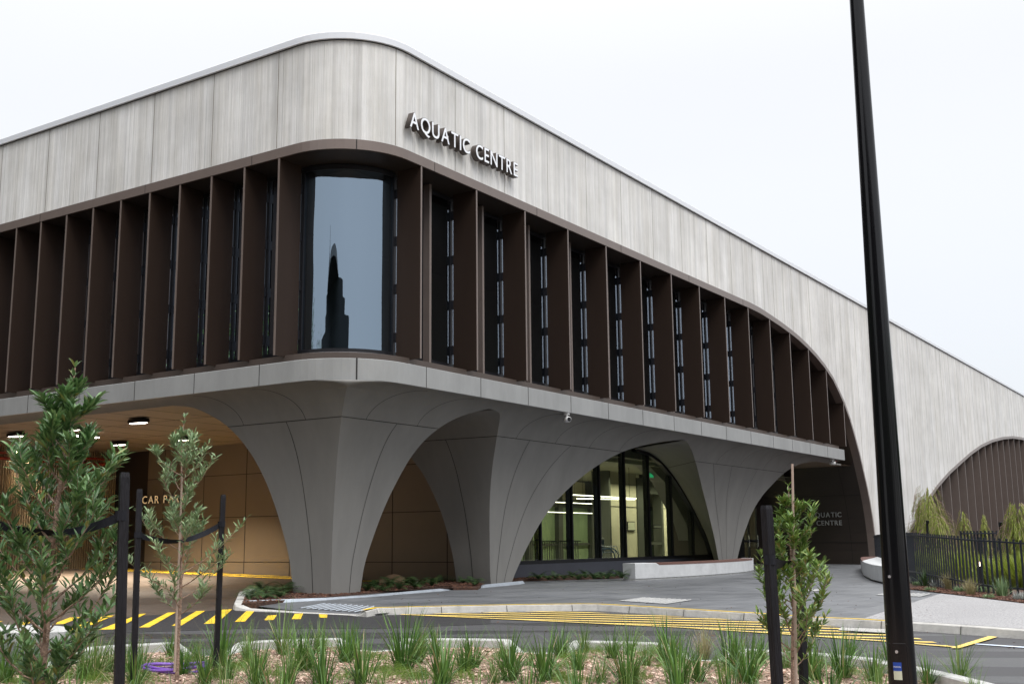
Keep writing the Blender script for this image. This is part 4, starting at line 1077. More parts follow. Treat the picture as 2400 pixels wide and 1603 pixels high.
e1 = edging([(580, 1416), (640, 1414), (700, 1411), (768, 1406.5), (860, 1399), (950, 1391.5), (1040, 1384.5), (1061, 1382.5)], [.03, .09, .09, .09, .09, .09, .09, .0])
tag(e1, 'long battered galvanised steel edging in front of the corner column bed', 'garden edging')
e2 = edging([(1125, 1377.5), (1140, 1376.4), (1190, 1371.5), (1232, 1367.3)], [0, .1, .11, .11])
tag(e2, 'short galvanised steel edging at the foot of the second column', 'garden edging')
# rock in the bed
m = MB(); c = gp(925, 1369, .0); bmm = bmesh.new(); bmesh.ops.create_icosphere(bmm, subdivisions=3, radius=1)
rr = random.Random(3)
for v in bmm.verts:
    k = 1+.12*math.sin(v.co.x*4+1)+.1*math.sin(v.co.y*5)+rr.uniform(-.02, .02); v.co = Vector((v.co.x*.5*k, v.co.y*.3*k, max(-.1, v.co.z*.21*k)))
me = bpy.data.meshes.new('boulder'); bmm.to_mesh(me); bmm.free(); me.materials.append(M['boulder'])
o = bpy.data.objects.new('boulder', me); COL.objects.link(o); o.location = c; o.rotation_euler = (0, 0, .8)
tag(o, 'low tan boulder among the ferns between the first two columns', 'boulder')

def blade(mb, p, az, lean, ln, wd, seg=4, droop=1.0, r=random):
    """thin curved leaf"""
    d = Vector((math.cos(az), math.sin(az), 0)); s = Vector((-math.sin(az), math.cos(az), 0)); pts = []; q = Vector(p); ang = lean
    for i in range(seg+1):
        pts.append(q.copy()); q = q + (d*math.sin(ang)+Vector((0, 0, math.cos(ang))))*(ln/seg); ang += droop*lean/seg*1.6+.02
    vs = []
    for i, q in enumerate(pts):
        t = i/seg; w_ = wd*(1-t**2.2)*.5+.0004; vs += [q-s*w_, q+s*w_]
    mb.add(vs, [(2*i, 2*i+1, 2*i+3, 2*i+2) for i in range(seg)])
def tuft_mesh(seed, n, h, spread, wd, mt, name='blades', droop=1.0, base=.05):
    r = random.Random(seed); m = MB()
    for i in range(n):
        az = r.uniform(0, 2*math.pi); rad = base*math.sqrt(r.random())
        blade(m, (rad*math.cos(az), rad*math.sin(az), -.01), az+r.uniform(-.5, .5), abs(r.gauss(0, spread))+.02, h*r.uniform(.55, 1.1), wd*r.uniform(.6, 1.25), 6, droop*r.choice((.3, .7, 1, 1.4, 2.4))*r.uniform(.8, 1.2))
    me_o = m.build(name, mt); me = me_o.data; bpy.data.objects.remove(me_o); return me
def frond_mesh(seed, n, ln, mt):
    r = random.Random(seed); m = MB()
    for i in range(n):
        az = 2*math.pi*i/n+r.uniform(-.3, .3); d = Vector((math.cos(az), math.sin(az), 0)); s = Vector((-math.sin(az), math.cos(az), 0))
        q = Vector((0, 0, 0)); ang = r.uniform(.2, .9); L_ = ln*r.uniform(.6, 1.1); k = 12
        for j in range(k):
            t = j/k; dr = d*math.sin(ang)+Vector((0, 0, math.cos(ang))); q2 = q+dr*(L_/k); wl = L_*.26*math.sin(math.pi*min(1, t*.9+.12))
            for sg in (-1, 1):
                tip = q+s*sg*wl+dr*wl*.45-Vector((0, 0, wl*.15)); m.add([q, q+dr*L_/k*.7, tip], [(0, 1, 2)])
            q = q2; ang += .11+.04*r.random()
    o = m.build('fronds', mt); me = o.data; bpy.data.objects.remove(o); return me
def plant(name, me, P, s, rz, label, cat, group=None):
    o = bpy.data.objects.new(name, me); COL.objects.link(o); o.location = P; o.scale = (s, s, s); o.rotation_euler = (0, 0, rz)
    return tag(o, label, cat, group)
ferns = [frond_mesh(i, 15, .42, M['fern']) for i in range(4)]
ORD = ['first', 'second', 'third', 'fourth', 'fifth', 'sixth', 'seventh', 'eighth', 'ninth', 'tenth', 'eleventh', 'twelfth', 'thirteenth', 'fourteenth', 'fifteenth', 'sixteenth', 'seventeenth', 'eighteenth', 'nineteenth', 'twentieth', 'twenty-first', 'twenty-second', 'twenty-third', 'twenty-fourth', 'twenty-fifth', 'twenty-sixth', 'twenty-seventh', 'twenty-eighth', 'twenty-ninth', 'thirtieth', 'thirty-first', 'thirty-second', 'thirty-third', 'thirty-fourth', 'thirty-fifth', 'thirty-sixth', 'thirty-seventh', 'thirty-eighth', 'thirty-ninth', 'fortieth']
r = random.Random(5)
def ferngroup(pts, where):
    for i, (x, y) in enumerate(sorted(pts)):
        P = gp(x, y, .03); P.z = zz(P.x, P.y)+bedoff(P.x, P.y); plant('fern', ferns[r.randrange(4)], P, r.uniform(.75, 1.15), r.uniform(0, 6), f'low dark green fern, {ORD[i]} from the left in {where}', 'fern', 'ferns in the mulch beds')
ferngroup([(583, 1402), (600, 1394), (622, 1400), (640, 1391), (655, 1397), (672, 1388), (612, 1386)], 'the bed left of the corner column')
ferngroup([(862, 1384), (878, 1376), (895, 1385), (912, 1377), (935, 1381), (955, 1372), (972, 1379), (992, 1371), (1012, 1374), (1030, 1367), (1085, 1368), (1112, 1374), (1106, 1364)], 'the bed between the first two columns')
ferngroup([(1262, 1359), (1285, 1361), (1302, 1357), (1322, 1360), (1340, 1355), (1356, 1360), (1372, 1356), (1392, 1359), (1408, 1354), (1424, 1358), (1440, 1354), (1456, 1357)], 'the bed under the foyer glass')
r = random.Random(8)
m = MB()
def chip(mb, P, s, r):
    a = r.uniform(0, 6.28); t = r.uniform(-.6, .6); ca, sa = math.cos(a), math.sin(a); l = s*r.uniform(.6, 1.4); w_ = s*r.uniform(.3, .6)
    u_ = Vector((ca, sa, t*.6)); v_ = Vector((-sa, ca, r.uniform(-.4, .4))); h = Vector((0, 0, s*.2))
    p = Vector(P); vs = [p-u_*l-v_*w_*.6, p+u_*l*.8-v_*w_, p+u_*l+v_*w_*.7, p-u_*l*.7+v_*w_]
    mb.add([x for x in vs]+[x+h for x in vs], [(4, 5, 6, 7), (0, 1, 5, 4), (1, 2, 6, 5), (2, 3, 7, 6), (3, 0, 4, 7)])
def inside(p, poly):
    c = False; n = len(poly)
    for i in range(n):
        a, b = poly[i], poly[(i+1) % n]
        if (a[1] > p[1]) != (b[1] > p[1]) and p[0] < (b[0]-a[0])*(p[1]-a[1])/(b[1]-a[1])+a[0]: c = not c
    return c
bp_ = [(p[0], p[1]) for p in B1]
bx0, bx1 = min(p[0] for p in bp_), max(p[0] for p in bp_); by0, by1 = min(p[1] for p in bp_), max(p[1] for p in bp_)
cnt = 0
while cnt < 4500:
    x, y = r.uniform(bx0, bx1), r.uniform(by0, by1)
    if inside((x, y), bp_): chip(m, (x, y, zz(x, y)+bedoff(x, y)+.003), .03, r); cnt += 1
o = m.build('dark_mulch', M['chipsd']); tag(o, 'dark red brown bark mulch in the beds round the columns', 'mulch', kind='stuff')

# ================================================================== BENCHES
def bench(front, backoff, slat_from, slat_to, label, backpts=None):
    F = [gp(*p).xy for p in front]; n = len(F)
    # resample the front curve
    def resample(pl, k):
        d = [0]
        for a, b in zip(pl, pl[1:]): d.append(d[-1]+(b-a).length)
        out = []
        for i in range(k+1):
            s = d[-1]*i/k; j = 0
            while j < len(d)-2 and d[j+1] < s: j += 1
            t = (s-d[j])/(d[j+1]-d[j]); out.append(pl[j]*(1-t)+pl[j+1]*t)
        return out
    K = 60; F = resample(F, K)
    for _ in range(6): F = [F[0]]+[(F[i-1]+F[i]*2+F[i+1])/4 for i in range(1, K)]+[F[-1]]
    Bk = offset_in(F, backoff) if backpts is None else resample([gp(*p).xy for p in backpts], K)
    root = empty('curved_bench', (F[0].x, F[0].y, zz(*F[0]))); tag(root, label, 'bench'); O_ = Vector((F[0].x, F[0].y, zz(*F[0])))
    zs = zz(*F[K//2])
    def P(p, z): return Vector((p.x, p.y, zz(*p)+z))-O_
    m = MB(); rows = [[] for _ in range(8)]
    for i in range(K+1):
        t = i/K; top = .39 if slat_from < t < slat_to else .445; f, b = F[i], Bk[i]; d = (b-f)
        for k, (s, z) in enumerate(((.03, .04), (.0, .045), (0, top-.012), (.02, top), (.98, top), (1, top-.012), (1, .045), (.97, .04))): rows[k].append(P(f+d*s, z))
    # sharp step at the slat recess: duplicate columns
    for tt in (slat_from, slat_to):
        pass
    m.grid(rows); m.add([r_[0] for r_ in rows], [tuple(range(8))]); m.add([r_[-1] for r_ in rows], [tuple(range(8))])
    fixn(m.build('body', M['bench'], root))
    m = MB(); rw = [[] for _ in range(4)]
    for i in range(K+1):
        f, b = F[i], Bk[i]; d = b-f
        for k, (s, z) in enumerate(((.05, -.02), (.05, .045), (.95, .045), (.95, -.02))): rw[k].append(P(f+d*s, z))
    m.grid(rw); m.add([q[0] for q in rw], [(0, 1, 2, 3)]); m.add([q[-1] for q in rw], [(0, 1, 2, 3)]); fixn(m.build('footing', M['kerbw'], root))
    m = MB(); i0 = max(0, int(slat_from*K)+1); i1 = int(slat_to*K)
    tot = sum((F[i+1]-F[i]).length for i in range(i0, i1)); ns_ = int(tot/.075); 
    def pt(L_, s):
        k = i0+(i1-i0)*L_/tot; i = min(int(k), K-1); t = k-i; return F[i]*(1-t)+F[i+1]*t, Bk[i]*(1-t)+Bk[i+1]*t
    for j in range(ns_):
        f0, b0 = pt(j*.075, 0); f1, b1 = pt(min(tot, j*.075+.066), 0)
        q = [f0+(b0-f0)*-.01, f1+(b1-f1)*-.01, b1, b0]; m.add([P(x, .385) for x in q]+[P(x, .44) for x in q], [(0, 1, 5, 4), (1, 2, 6, 5), (2, 3, 7, 6), (3, 0, 4, 7), (4, 5, 6, 7)])
    m.build('timber_seat', M['slat'], root)
bench([(1489.5, 1359.7), (1526, 1358.2), (1590, 1354.6), (1655.7, 1350.5), (1720, 1345.3), (1750, 1342), (1767, 1338.5)], .42, .115, .985, 'long curved pale concrete bench with timber slats in front of the foyer glass')
bench([(2018.5, 1337), (2024, 1351), (2044, 1361.5), (2070, 1368), (2102, 1372.5)], .5, -.1, .42, 'short curved concrete bench with timber top half hidden behind the black pole', backpts=[(2021, 1334), (2030, 1332), (2050, 1331), (2075, 1333), (2102, 1338)])
# green mats at the doors
m = MB(); m.add([W(28.4, 3.0, .035), W(31.6, 2.8, .035), W(31.6, 4.4, .035), W(28.4, 4.4, .035)], [(0, 1, 2, 3)]); o = m.build('door_mat', M['green']); tag(o, 'bright green mat on the paving before the entrance doors', 'mat')

# ================================================================== FENCES AND GARDEN ON THE RIGHT
edge_px = [(2131, 1381.5), (2160, 1384), (2204, 1390), (2283, 1399.5), (2400, 1414), (2600, 1440), (2800, 1468)]
gpoly = [gp(*p).xy for p in edge_px]+[W(8, -24).xy, W(60, -24).xy, W(60, -.1).xy, W(34.5, -.1).xy, gp(2062, 1331).xy, gp(2095, 1355).xy]
gridpoly('garden_bed', [tuple(p) for p in gpoly], M['mulch'], .012, step=1.5)
r = random.Random(11); m = MB(); cnt = 0
for i in range(len(edge_px)-1):
    for k in range(900):
        t = r.random(); a = gpoly[i]*(1-t)+gpoly[i+1]*t; p = a+Vector((.5, .86))*r.random()**1.4*2.2; chip(m, (p.x, p.y, zz(p.x, p.y)+.02), .026, r)
tag(m.build('garden_mulch', M['chipsd']), 'red brown mulch along the foot of the batten fence', 'mulch', kind='stuff')
def batten_fence(pts, label, pitch, wd, dp):
    """pts: (pixel x, forward distance, base z, top z)"""
    P = []; 
    for x, D, zb, zt in pts: q = at(x, 1300, D); P.append((Vector((q.x, q.y)), zb, zt))
    root = empty('batten_fence', (P[0][0].x, P[0][0].y, P[0][1])); tag(root, label, 'fence'); O_ = root.location.copy(); d = [0]
    for a, b in zip(P, P[1:]): d.append(d[-1]+(b[0]-a[0]).length)
    def pt(s):
        j = 0
        while j < len(d)-2 and d[j+1] < s: j += 1
        t = (s-d[j])/(d[j+1]-d[j]); a, b = P[j], P[j+1]; dr = (b[0]-a[0]).normalized()
        return a[0]*(1-t)+b[0]*t, dr, a[1]*(1-t)+b[1]*t, a[2]*(1-t)+b[2]*t
    m = MB(); s = 0; r = random.Random(3)
    while s < d[-1]:
        p, dr, z0, z1 = pt(s); n_ = Vector((-dr.y, dr.x)); vs = []; lean = r.uniform(-.006, .006)
        for zz_, ln in ((z0-.1, 0), (z1, lean)):
            for a, b in ((-1, -1), (1, -1), (1, 1), (-1, 1)): q = p+dr*(a*wd/2+ln)+n_*b*dp/2; vs.append(Vector((q.x, q.y, zz_))-O_)
        m.add(vs, [(0, 1, 5, 4), (1, 2, 6, 5), (2, 3, 7, 6), (3, 0, 4, 7), (4, 5, 6, 7)]); s += pitch
    m.build('battens', M['fence'], root)
    for f in (.18, .93):
        m = MB(); r0 = [[], [], [], []]; s = 0
        while s <= d[-1]:
            p, dr, z0, z1 = pt(s); n_ = Vector((-dr.y, dr.x)); zc_ = z0+(z1-z0)*f
            for k, (o1, o2) in enumerate(((-dp/2-.002, 0), (-dp/2-.03, 0), (-dp/2-.03, .035), (-dp/2-.002, .035))): q = p+n_*o1; r0[k].append(Vector((q.x, q.y, zc_+o2))-O_)
            s += .4
        m.grid(r0); m.add([q[0] for q in r0], [(0, 1, 2, 3)]); m.build('rail', M['fence'], root)
batten_fence([(2052, 44, .02, 1.23), (2075, 37, .03, 1.24), (2100, 31.5, .05, 1.26), (2143, 28, .06, 1.235), (2188, 26.4, .02, 1.19), (2235, 25, -.02, 1.15), (2294, 23.8, -.09, 1.105), (2345, 23.1, -.12, 1.08), (2400, 22.6, -.13, 1.04), (2480, 22.2, -.14, 1.0), (2640, 21.8, -.15, .97)], 'long curving charcoal batten fence beside the mulch bed', .165, .032, .03)
batten_fence([(2256, 29.5, .05, 1.27), (2300, 29.8, .05, 1.27), (2353, 30, .05, 1.27)], 'short charcoal batten fence behind the long one, between the willows', .12, .04, .03)
def bollard(P, h, label):
    root = empty('bollard_light', P); tag(root, label, 'bollard light', 'bollard lights behind the fence')
    m = MB(); m.box(-.045, .045, -.045, .045, 0, h-.12); m.build('post', M['black'], root)
    m = MB()
    for a in (-1, 1):
        for b in (-1, 1): m.box(a*.04-.006, a*.04+.006, b*.04-.006, b*.04+.006, h-.12, h-.02)
    m.box(-.045, .045, -.045, .045, h-.02, h); m.build('cap', M['black'], root)
    m = MB(); m.box(-.03, .03, -.03, .03, h-.118, h-.022); m.build('lamp', mat('warm bollard lamp', (.9, .8, .7), .5, emis=(1, .72, .5), estr=3.5), root)
for (x, y, D, h, lb_) in ((2136, 1353, 32, .68, 'bollard light with warm lamp glowing through the fence beside the black pole'), (2301, 1376, 26, .62, 'bollard light with warm lamp glowing through the middle of the fence')):
    P = at(x, y, D); P.z = zz(P.x, P.y); bollard(P, h, lb_)
for x, y, D, h, lb_ in ((2181, 1340, 33, 1.62, 'thin dark post rising beside the big lime willow'), (2353, 1345, 29, 1.52, 'thin dark post at the left of the rightmost willow')):
    P = at(x, y, D); P.z = zz(P.x, P.y); m = MB(); m.tube([(0, 0, 0), (0, 0, h)], .035, 8); m.tube([(0, 0, h-.12), (0, -.09, h-.06), (0, -.1, h)], .03, 8); o = m.build('garden_post', M['black']); o.location = P; tag(o, lb_, 'post')

def leafadd(mb, p, d, up, ln, wd, bend=.15):
    d = d.normalized(); s = d.cross(up)
    if s.length < .05: s = d.cross(Vector((1, .3, 0)))
    s.normalize(); n_ = s.cross(d)
    a = p; m1 = p+d*ln*.4+n_*ln*bend*.4; m2 = p+d*ln*.72+n_*ln*bend*.2; t = p+d*ln-n_*ln*bend*.3
    w1 = s*wd*.5; w2 = s*wd*.36; f_ = n_*wd*.18
    mb.add([a, m1-w1+f_, m2-w2+f_, t, m2+w2+f_, m1+w1+f_, m1, m2], [(0, 6, 1), (1, 6, 7, 2), (2, 7, 3), (0, 5, 6), (5, 4, 7, 6), (4, 3, 7)])
def willow(P, h, wd, n, label, seed):
    r = random.Random(seed); root = empty('weeping_tree', P); tag(root, label, 'tree', 'lime green weeping trees in the garden')
    m = MB(); m.tube([(0, 0, 0), (.03, 0, h*.5), (0, .02, h*.9)], [.035, .025, .008], 6); m.build('trunk', M['bark'], root)
    m = MB(); lv = MB()
    for i in range(n):
        az = r.uniform(0, 6.28); z0 = h*(.2+.76*r.random()**.8); k = 1-(z0/h-.2)/.8; rad = wd*(.34+.66*k**.6)*math.sqrt(r.random())
        rad *= 1+.28*math.sin(az*3+seed)+.2*math.sin(z0*6+az*2); z0 += .16*math.sin(az*4+seed*2)
        p = Vector((rad*math.cos(az)*.6, rad*math.sin(az)*.6, z0+.08)); q = Vector((rad*math.cos(az), rad*math.sin(az), z0)); L_ = r.uniform(.25, .55)*(h/2.6)
        end = q+Vector((math.cos(az)*.08, math.sin(az)*.08, -L_))
        for j in range(11):
            t = j/10; c = p*(1-t)**2+q*2*t*(1-t)+end*t*t; dd = Vector((r.uniform(-.5, .5)+math.cos(az)*.3, r.uniform(-.5, .5)+math.sin(az)*.3, -1-r.random()*.6))
            leafadd(lv, c, dd, Vector((math.cos(az), math.sin(az), .2)), r.uniform(.09, .16), .016)
        m.tube([p, q, end], .004, 3, False)
    m.build('branches', M['bark'], root); lv.build('crown', M['willow'], root)
for (x, D, h, wd, n, lb_) in ((2188, 35, 2.62, .85, 420, 'largest lime green weeping tree against the concrete wall'), (2267, 39, 1.95, .36, 120, 'small weeping tree between the big willow and the thin one'),
                              (2316, 39, 1.86, .24, 80, 'smallest thin weeping tree above the second fence'), (2394, 27, 1.85, .5, 330, 'rightmost lime weeping tree at the edge of the frame'), (2205, 33, 1.7, .5, 150, 'low spreading weeping tree right in front of the largest one')):
    P = at(x, 1330, D); P.z = zz(P.x, P.y); willow(P, h, wd, n, lb_, int(x))
gs = [tuft_mesh(300+i, 420, .75, .3, .03, M['willow'], 'foliage', .6, .3) for i in range(2)]
for i, (x, D) in enumerate(((2150, 31), (2185, 31.5), (2225, 30), (2262, 29), (2330, 27.5), (2365, 26.5), (2400, 26), (2440, 25.5))):
    P = at(x, 1350, D); P.z = zz(P.x, P.y); plant('garden_shrub', gs[i % 2], P, 1.15-.1*(i % 3), i, f'lime green shrub seen through the battens, {ORD[i]} from the left behind the fence', 'shrub', 'shrubs behind the batten fence')
# small plants along the fence
sil = tuft_mesh(21, 260, .16, .75, .012, M['silver'], 'foliage', .2, .12); dry = tuft_mesh(22, 240, .34, .28, .005, M['grassp'], 'blades', .8, .06)
str_ = tuft_mesh(23, 40, .34, .45, .03, M['fern'], 'blades', 1.2, .05); blu = tuft_mesh(24, 130, .3, .35, .016, M['leaf2'], 'foliage', .4, .06); low = tuft_mesh(25, 160, .14, .8, .02, M['leaf2'], 'foliage', .4, .12)
for nm, me, x, y, s, lb_, ct in (('silver_shrub', sil, 2139, 1366, 1.15, 'silvery low shrub at the fence foot beside the black pole', 'shrub'), ('silver_shrub', sil, 2202, 1376, 1.3, 'silvery mound between the strappy plant and the dry grass', 'shrub'), ('silver_shrub', sil, 2396, 1405, 1.1, 'silvery shrub at the right edge of the frame', 'shrub'),
        ('strappy_plant', str_, 2167, 1374, 1.25, 'dark green strappy plant with arching leaves by the mulch edge', 'plant'), ('dry_grass_tuft', dry, 2224, 1381, 1.2, 'pale dry grass tuft left of the middle bollard', 'grass tuft'), ('dry_grass_tuft', dry, 2275, 1394, 1.1, 'pale dry grass tuft nearest the white footpath', 'grass tuft'),
        ('blue_green_plant', blu, 2349, 1397, 1.3, 'upright blue green plant at the fence foot', 'plant'), ('low_shrub', low, 2304, 1387, 1.2, 'brownish low shrub under the middle bollard', 'shrub'), ('low_shrub', low, 2180, 1384, .8, 'tiny green shrub right at the mulch edge', 'shrub'),
        ('low_shrub', low, 2318, 1401, .7, 'flat green shrub on the mulch near the footpath', 'shrub'), ('dry_grass_tuft', dry, 2133, 1352, 1.3, 'wispy grass tuft against the pole edge', 'grass tuft'), ('low_shrub', low, 2250, 1386, 1.0, 'grey green shrub between the two dry grass tufts', 'shrub'), ('low_shrub', low, 2150, 1371, .9, 'grey green shrub left of the strappy plant', 'shrub')):
    plant(nm, me, gp(x, y, .012), s, x*.7, lb_, ct)

# ================================================================== LAMP POLE
Dp = 6.0; base = at(2116, 1603, Dp); tp = at(2008, 0, Dp)
pb = Vector(((base.x+tp.x)/2, Dp, -.1)); root = empty('lamp_pole', pb); tag(root, 'tall glossy black tapered lamp pole crossing the right of the view', 'lamp pole')
rb = 65*.5*(base-CAM).dot(_fw)/FPX; rt_ = 32*.5*(tp-CAM).dot(_fw)/FPX
sl_ = (rt_-rb)/(tp.z-base.z); prof = [(z, rb+sl_*(z-base.z)) for z in (-.05, .3, 1, 2, 3, 4, 5, 6, 7)]
m = MB(); m.tube([Vector((0, 0, z-pb.z)) for z, _ in prof], [q for _, q in prof], 40); o = m.build('shaft', M['pole'], root, True)
m = MB(); m.tube([(0, 0, 0), (0, 0, .02)], .17, 24); m.build('base_plate', M['black'], root)
m = MB(); m.box(-.6, .1, -.05, .05, 7.0, 7.08); m.build('lamp_head', M['black'], root)
def onpole(x, y, w_, h, mt, name, off=.0015, txt=None):
    P = at(x, y, Dp); az = math.atan2(-(P.y), -(P.x)); 
    # wrap a small sheet round the shaft, facing the camera
    m = MB(); z0 = at(x, y+h/2, Dp-.06).z; z1 = at(x, y-h/2, Dp-.06).z; rr_ = rb+sl_*((z0+z1)/2-base.z); wa = w_*(Dp)/FPX/rr_/2
    axis = math.atan2(CAM.y-pb.y, CAM.x-pb.x); cx = (x-(2116+(2008-2116)*(1603-y)/1603))*Dp/FPX; a0 = axis+math.asin(max(-.95, min(.95, cx/rr_)))
    rows = [[], []]
    for i in range(9):
        a = a0+wa*(i/4-1); 
        for k, z in enumerate((z0, z1)): rk = rb+sl_*(z-base.z)+off; rows[k].append((rk*math.cos(a), rk*math.sin(a), z-pb.z))
    m.grid(rows); return m.build(name, mt, root), (a0, z0, z1, rr_)
st, (a0, z0, z1, rr_) = onpole(2103.5, 1562, 19, 21, M['blue'], 'sticker')
onpole(2105, 1582, 18.5, 21, M['label'], 'label')
me = textobj('VEXON', .011, .0003, M['cam'], 'sticker_text'); 
b_ = bounds(me); o = bpy.data.objects.new('sticker_text', me); COL.objects.link(o); o.parent = st
o.matrix_local = Matrix.Translation((((rr_+.0035)*math.cos(a0)), (rr_+.0035)*math.sin(a0), (z0+z1)/2-pb.z)) @ Matrix.Rotation(a0+math.pi/2, 4, 'Z') @ Matrix.Rotation(math.pi/2, 4, 'X') @ Matrix.Translation((-(b_[0]+b_[1])/2, -.004, 0))
for x, y in ((2086, 1350), (2102, 1524), (2079, 1462)):
    m = MB(); P = at(x, y, Dp); axis = math.atan2(-pb.y, -pb.x); z = P.z; rk = rb+sl_*(z-base.z); cx = (x-(2116+(2008-2116)*(1603-y)/1603))*Dp/FPX; a = axis+math.asin(max(-.9, min(.9, cx/rk)))
    c = Vector((rk*math.cos(a), rk*math.sin(a), z-pb.z)); m.tube([c*1.0, c+Vector((math.cos(a), math.sin(a), 0))*.004], .008 if y != 1462 else .003, 12); m.build('bolt', M['rail'], root)
m = MB()
zA, zB = at(2100, 1505, Dp).z, at(2100, 1650, Dp).z; axis = math.atan2(-pb.y, -pb.x)
def pp(a, z): rk = rb+sl_*(z-base.z)+.0012; return Vector((rk*math.cos(axis+a), rk*math.sin(axis+a), z-pb.z))
m.tube([pp(-.95, zA), pp(-.4, zA), pp(0, zA), pp(.35, zA), pp(.45, zA-.015), pp(.47, zA-.05), pp(.47, zB)], .0012, 4); m.build('access_door', M['dark'], root)

# ================================================================== FOREGROUND ISLAND
ik = [(-260, 1600, .02), (41, 1571, .02), (77, 1561, .02), (108, 1553, .03), (126, 1543, .08), (155, 1527, .11), (200, 1515.5, .11), (260, 1510.5, .11), (330, 1507, .11), (418, 1502.5, .11), (440, 1517, .07), (460, 1535, .02), (500, 1535, .02), (535, 1522, .05), (549, 1507, .1), (565, 1502.5, .11), (640, 1498, .11), (720, 1495.3, .11),
      (800, 1493.7, .11), (824, 1507, .06), (845, 1521, .02), (882, 1524, .02), (918, 1521, .02), (932, 1504, .07), (946, 1494.5, .11), (1050, 1494.3, .11), (1130, 1495, .11), (1198, 1497, .11), (1214, 1510, .07), (1232, 1527, .02), (1275, 1529, .02), (1318, 1522, .05), (1328, 1507, .09), (1346, 1499.5, .11), (1450, 1501, .11),
      (1560, 1505, .11), (1594, 1521, .07), (1624, 1540, .02), (1652, 1546, .02), (1677, 1544, .02), (1702, 1531, .07), (1736, 1519, .11), (1760, 1519, .11), (1850, 1524, .11), (1950, 1530.5, .11), (2049, 1540.5, .11), (2145, 1559, .11), (2241, 1578, .11), (2347, 1604, .11), (2480, 1645, .11), (2700, 1740, .11)]
IK = [gp(x, y, h-.11).xy for x, y, h in ik]; hs = [h for _, _, h in ik]
# smooth slightly by inserting midpoints
IN = offset_in(IK, -.15)
MZ = -.092
m = MB(); rows = [[] for _ in range(6)]
for p, q, h in zip(IK, IN, hs):
    d = q-p; z = zz(*p)-.11
    for k, (s, zz_) in enumerate(((-.06, z-.03), (.02, z+h-.02), (.14, z+h), (.9, z+h), (1, z+h-.012), (1.02, z-.05))): rows[k].append((p.x+d.x*s, p.y+d.y*s, zz_))
m.grid(rows); tag(fixn(m.build('kerb', M['kerbw'], None)), kind='structure')
ipoly = [tuple(p) for p in IN]+[(9, 2.5), (9, -4), (-9, -4), (-9, 6)]
gridpoly('bark_bed', ipoly, M['bark'], MZ, step=1.0)
# second island at the far left
LI = [(-400, 1478), (0, 1482.5), (110, 1482), (150, 1480), (166, 1475), (163, 1469.5), (140, 1466), (90, 1464.5), (0, 1463), (-400, 1459)]
m = MB(); P_ = [gp(*p).xy for p in LI]; m.prism([tuple(p) for p in P_], -.13, 0, zz); tag(fixn(m.build('traffic_island', M['kerbw'])), kind='structure')
# bark chips
r = random.Random(2); m = MB(); ip = [(p[0], p[1]) for p in ipoly]; cnt = 0
while cnt < 15000:
    x = r.uniform(-5.5, 5.5); y = 6.2+r.random()**.8*7
    if abs(x) > y*.56+.3 or not inside((x, y), ip): continue
    chip(m, (x, y, zz(x, y)+MZ+.004), .021, r); cnt += 1
tag(m.build('bark_chips', M['chips']), 'pinkish brown bark chips covering the foreground bed', 'bark chips', kind='stuff')
# feathery ground cover
def ipz(x, y): return zz(x, y)+MZ
lc = [(470, 1560, .55), (430, 1548, .4), (590, 1558, .4), (560, 1572, .5), (640, 1585, .3), (600, 1520, .2), (905, 1575, .6), (940, 1590, .6), (870, 1545, .5), (960, 1535, .4), (1000, 1530, .4), (985, 1590, .4), (1085, 1590, .5), (1090, 1560, .35), (1345, 1545, .5), (1330, 1565, .4), (1400, 1530, .45), (1365, 1520, .35),
      (1310, 1590, .4), (1340, 1598, .5), (1530, 1535, .4), (1575, 1565, .4), (1555, 1550, .3), (1740, 1590, .45), (1715, 1580, .35), (1690, 1560, .3), (1800, 1545, .35), (1905, 1560, .5), (1930, 1540, .35), (2000, 1580, .3), (1600, 1545, .3), (500, 1590, .3), (380, 1560, .3), (330, 1598, .5), (150, 1590, .4), (230, 1600, .4), (60, 1602, .4), (1180, 1540, .3), (820, 1590, .35), (1500, 1590, .3)]
r = random.Random(4); m = MB()
for x, y, s in lc:
    c = gp(x, y, MZ)
    for k in range(int(520*s)):
        a = r.uniform(0, 6.28); q = s*.42*math.sqrt(r.random()); px_, py_ = c.x+q*math.cos(a), c.y+q*math.sin(a)
        if not inside((px_, py_), ip): continue
        b0 = Vector((px_, py_, ipz(px_, py_))); hh = r.uniform(.05, .14)*(1.15-q/(s*.5)); az = r.uniform(0, 6.28); ln = r.uniform(.1, .5)
        tipp = b0+Vector((math.cos(az)*ln*hh, math.sin(az)*ln*hh, hh)); dd = (tipp-b0)
        for j in range(5):
            t = .3+.16*j; p0 = b0+dd*t
            for sg in (-1, 1):
                w_ = Vector((-math.sin(az)*sg, math.cos(az)*sg, .9)).normalized()*hh*.3*(1.1-t); m.add([p0, p0+dd*.05, p0+w_+Vector((r.uniform(-.01, .01), r.uniform(-.01, .01), 0))], [(0, 1, 2)])
        m.add([b0, b0+Vector((.0015, .001, 0)), tipp], [(0, 1, 2)])
tag(m.build('feathery_groundcover', M['lime']), 'feathery lime green groundcover spreading between the grass tufts', 'ground cover', kind='stuff')
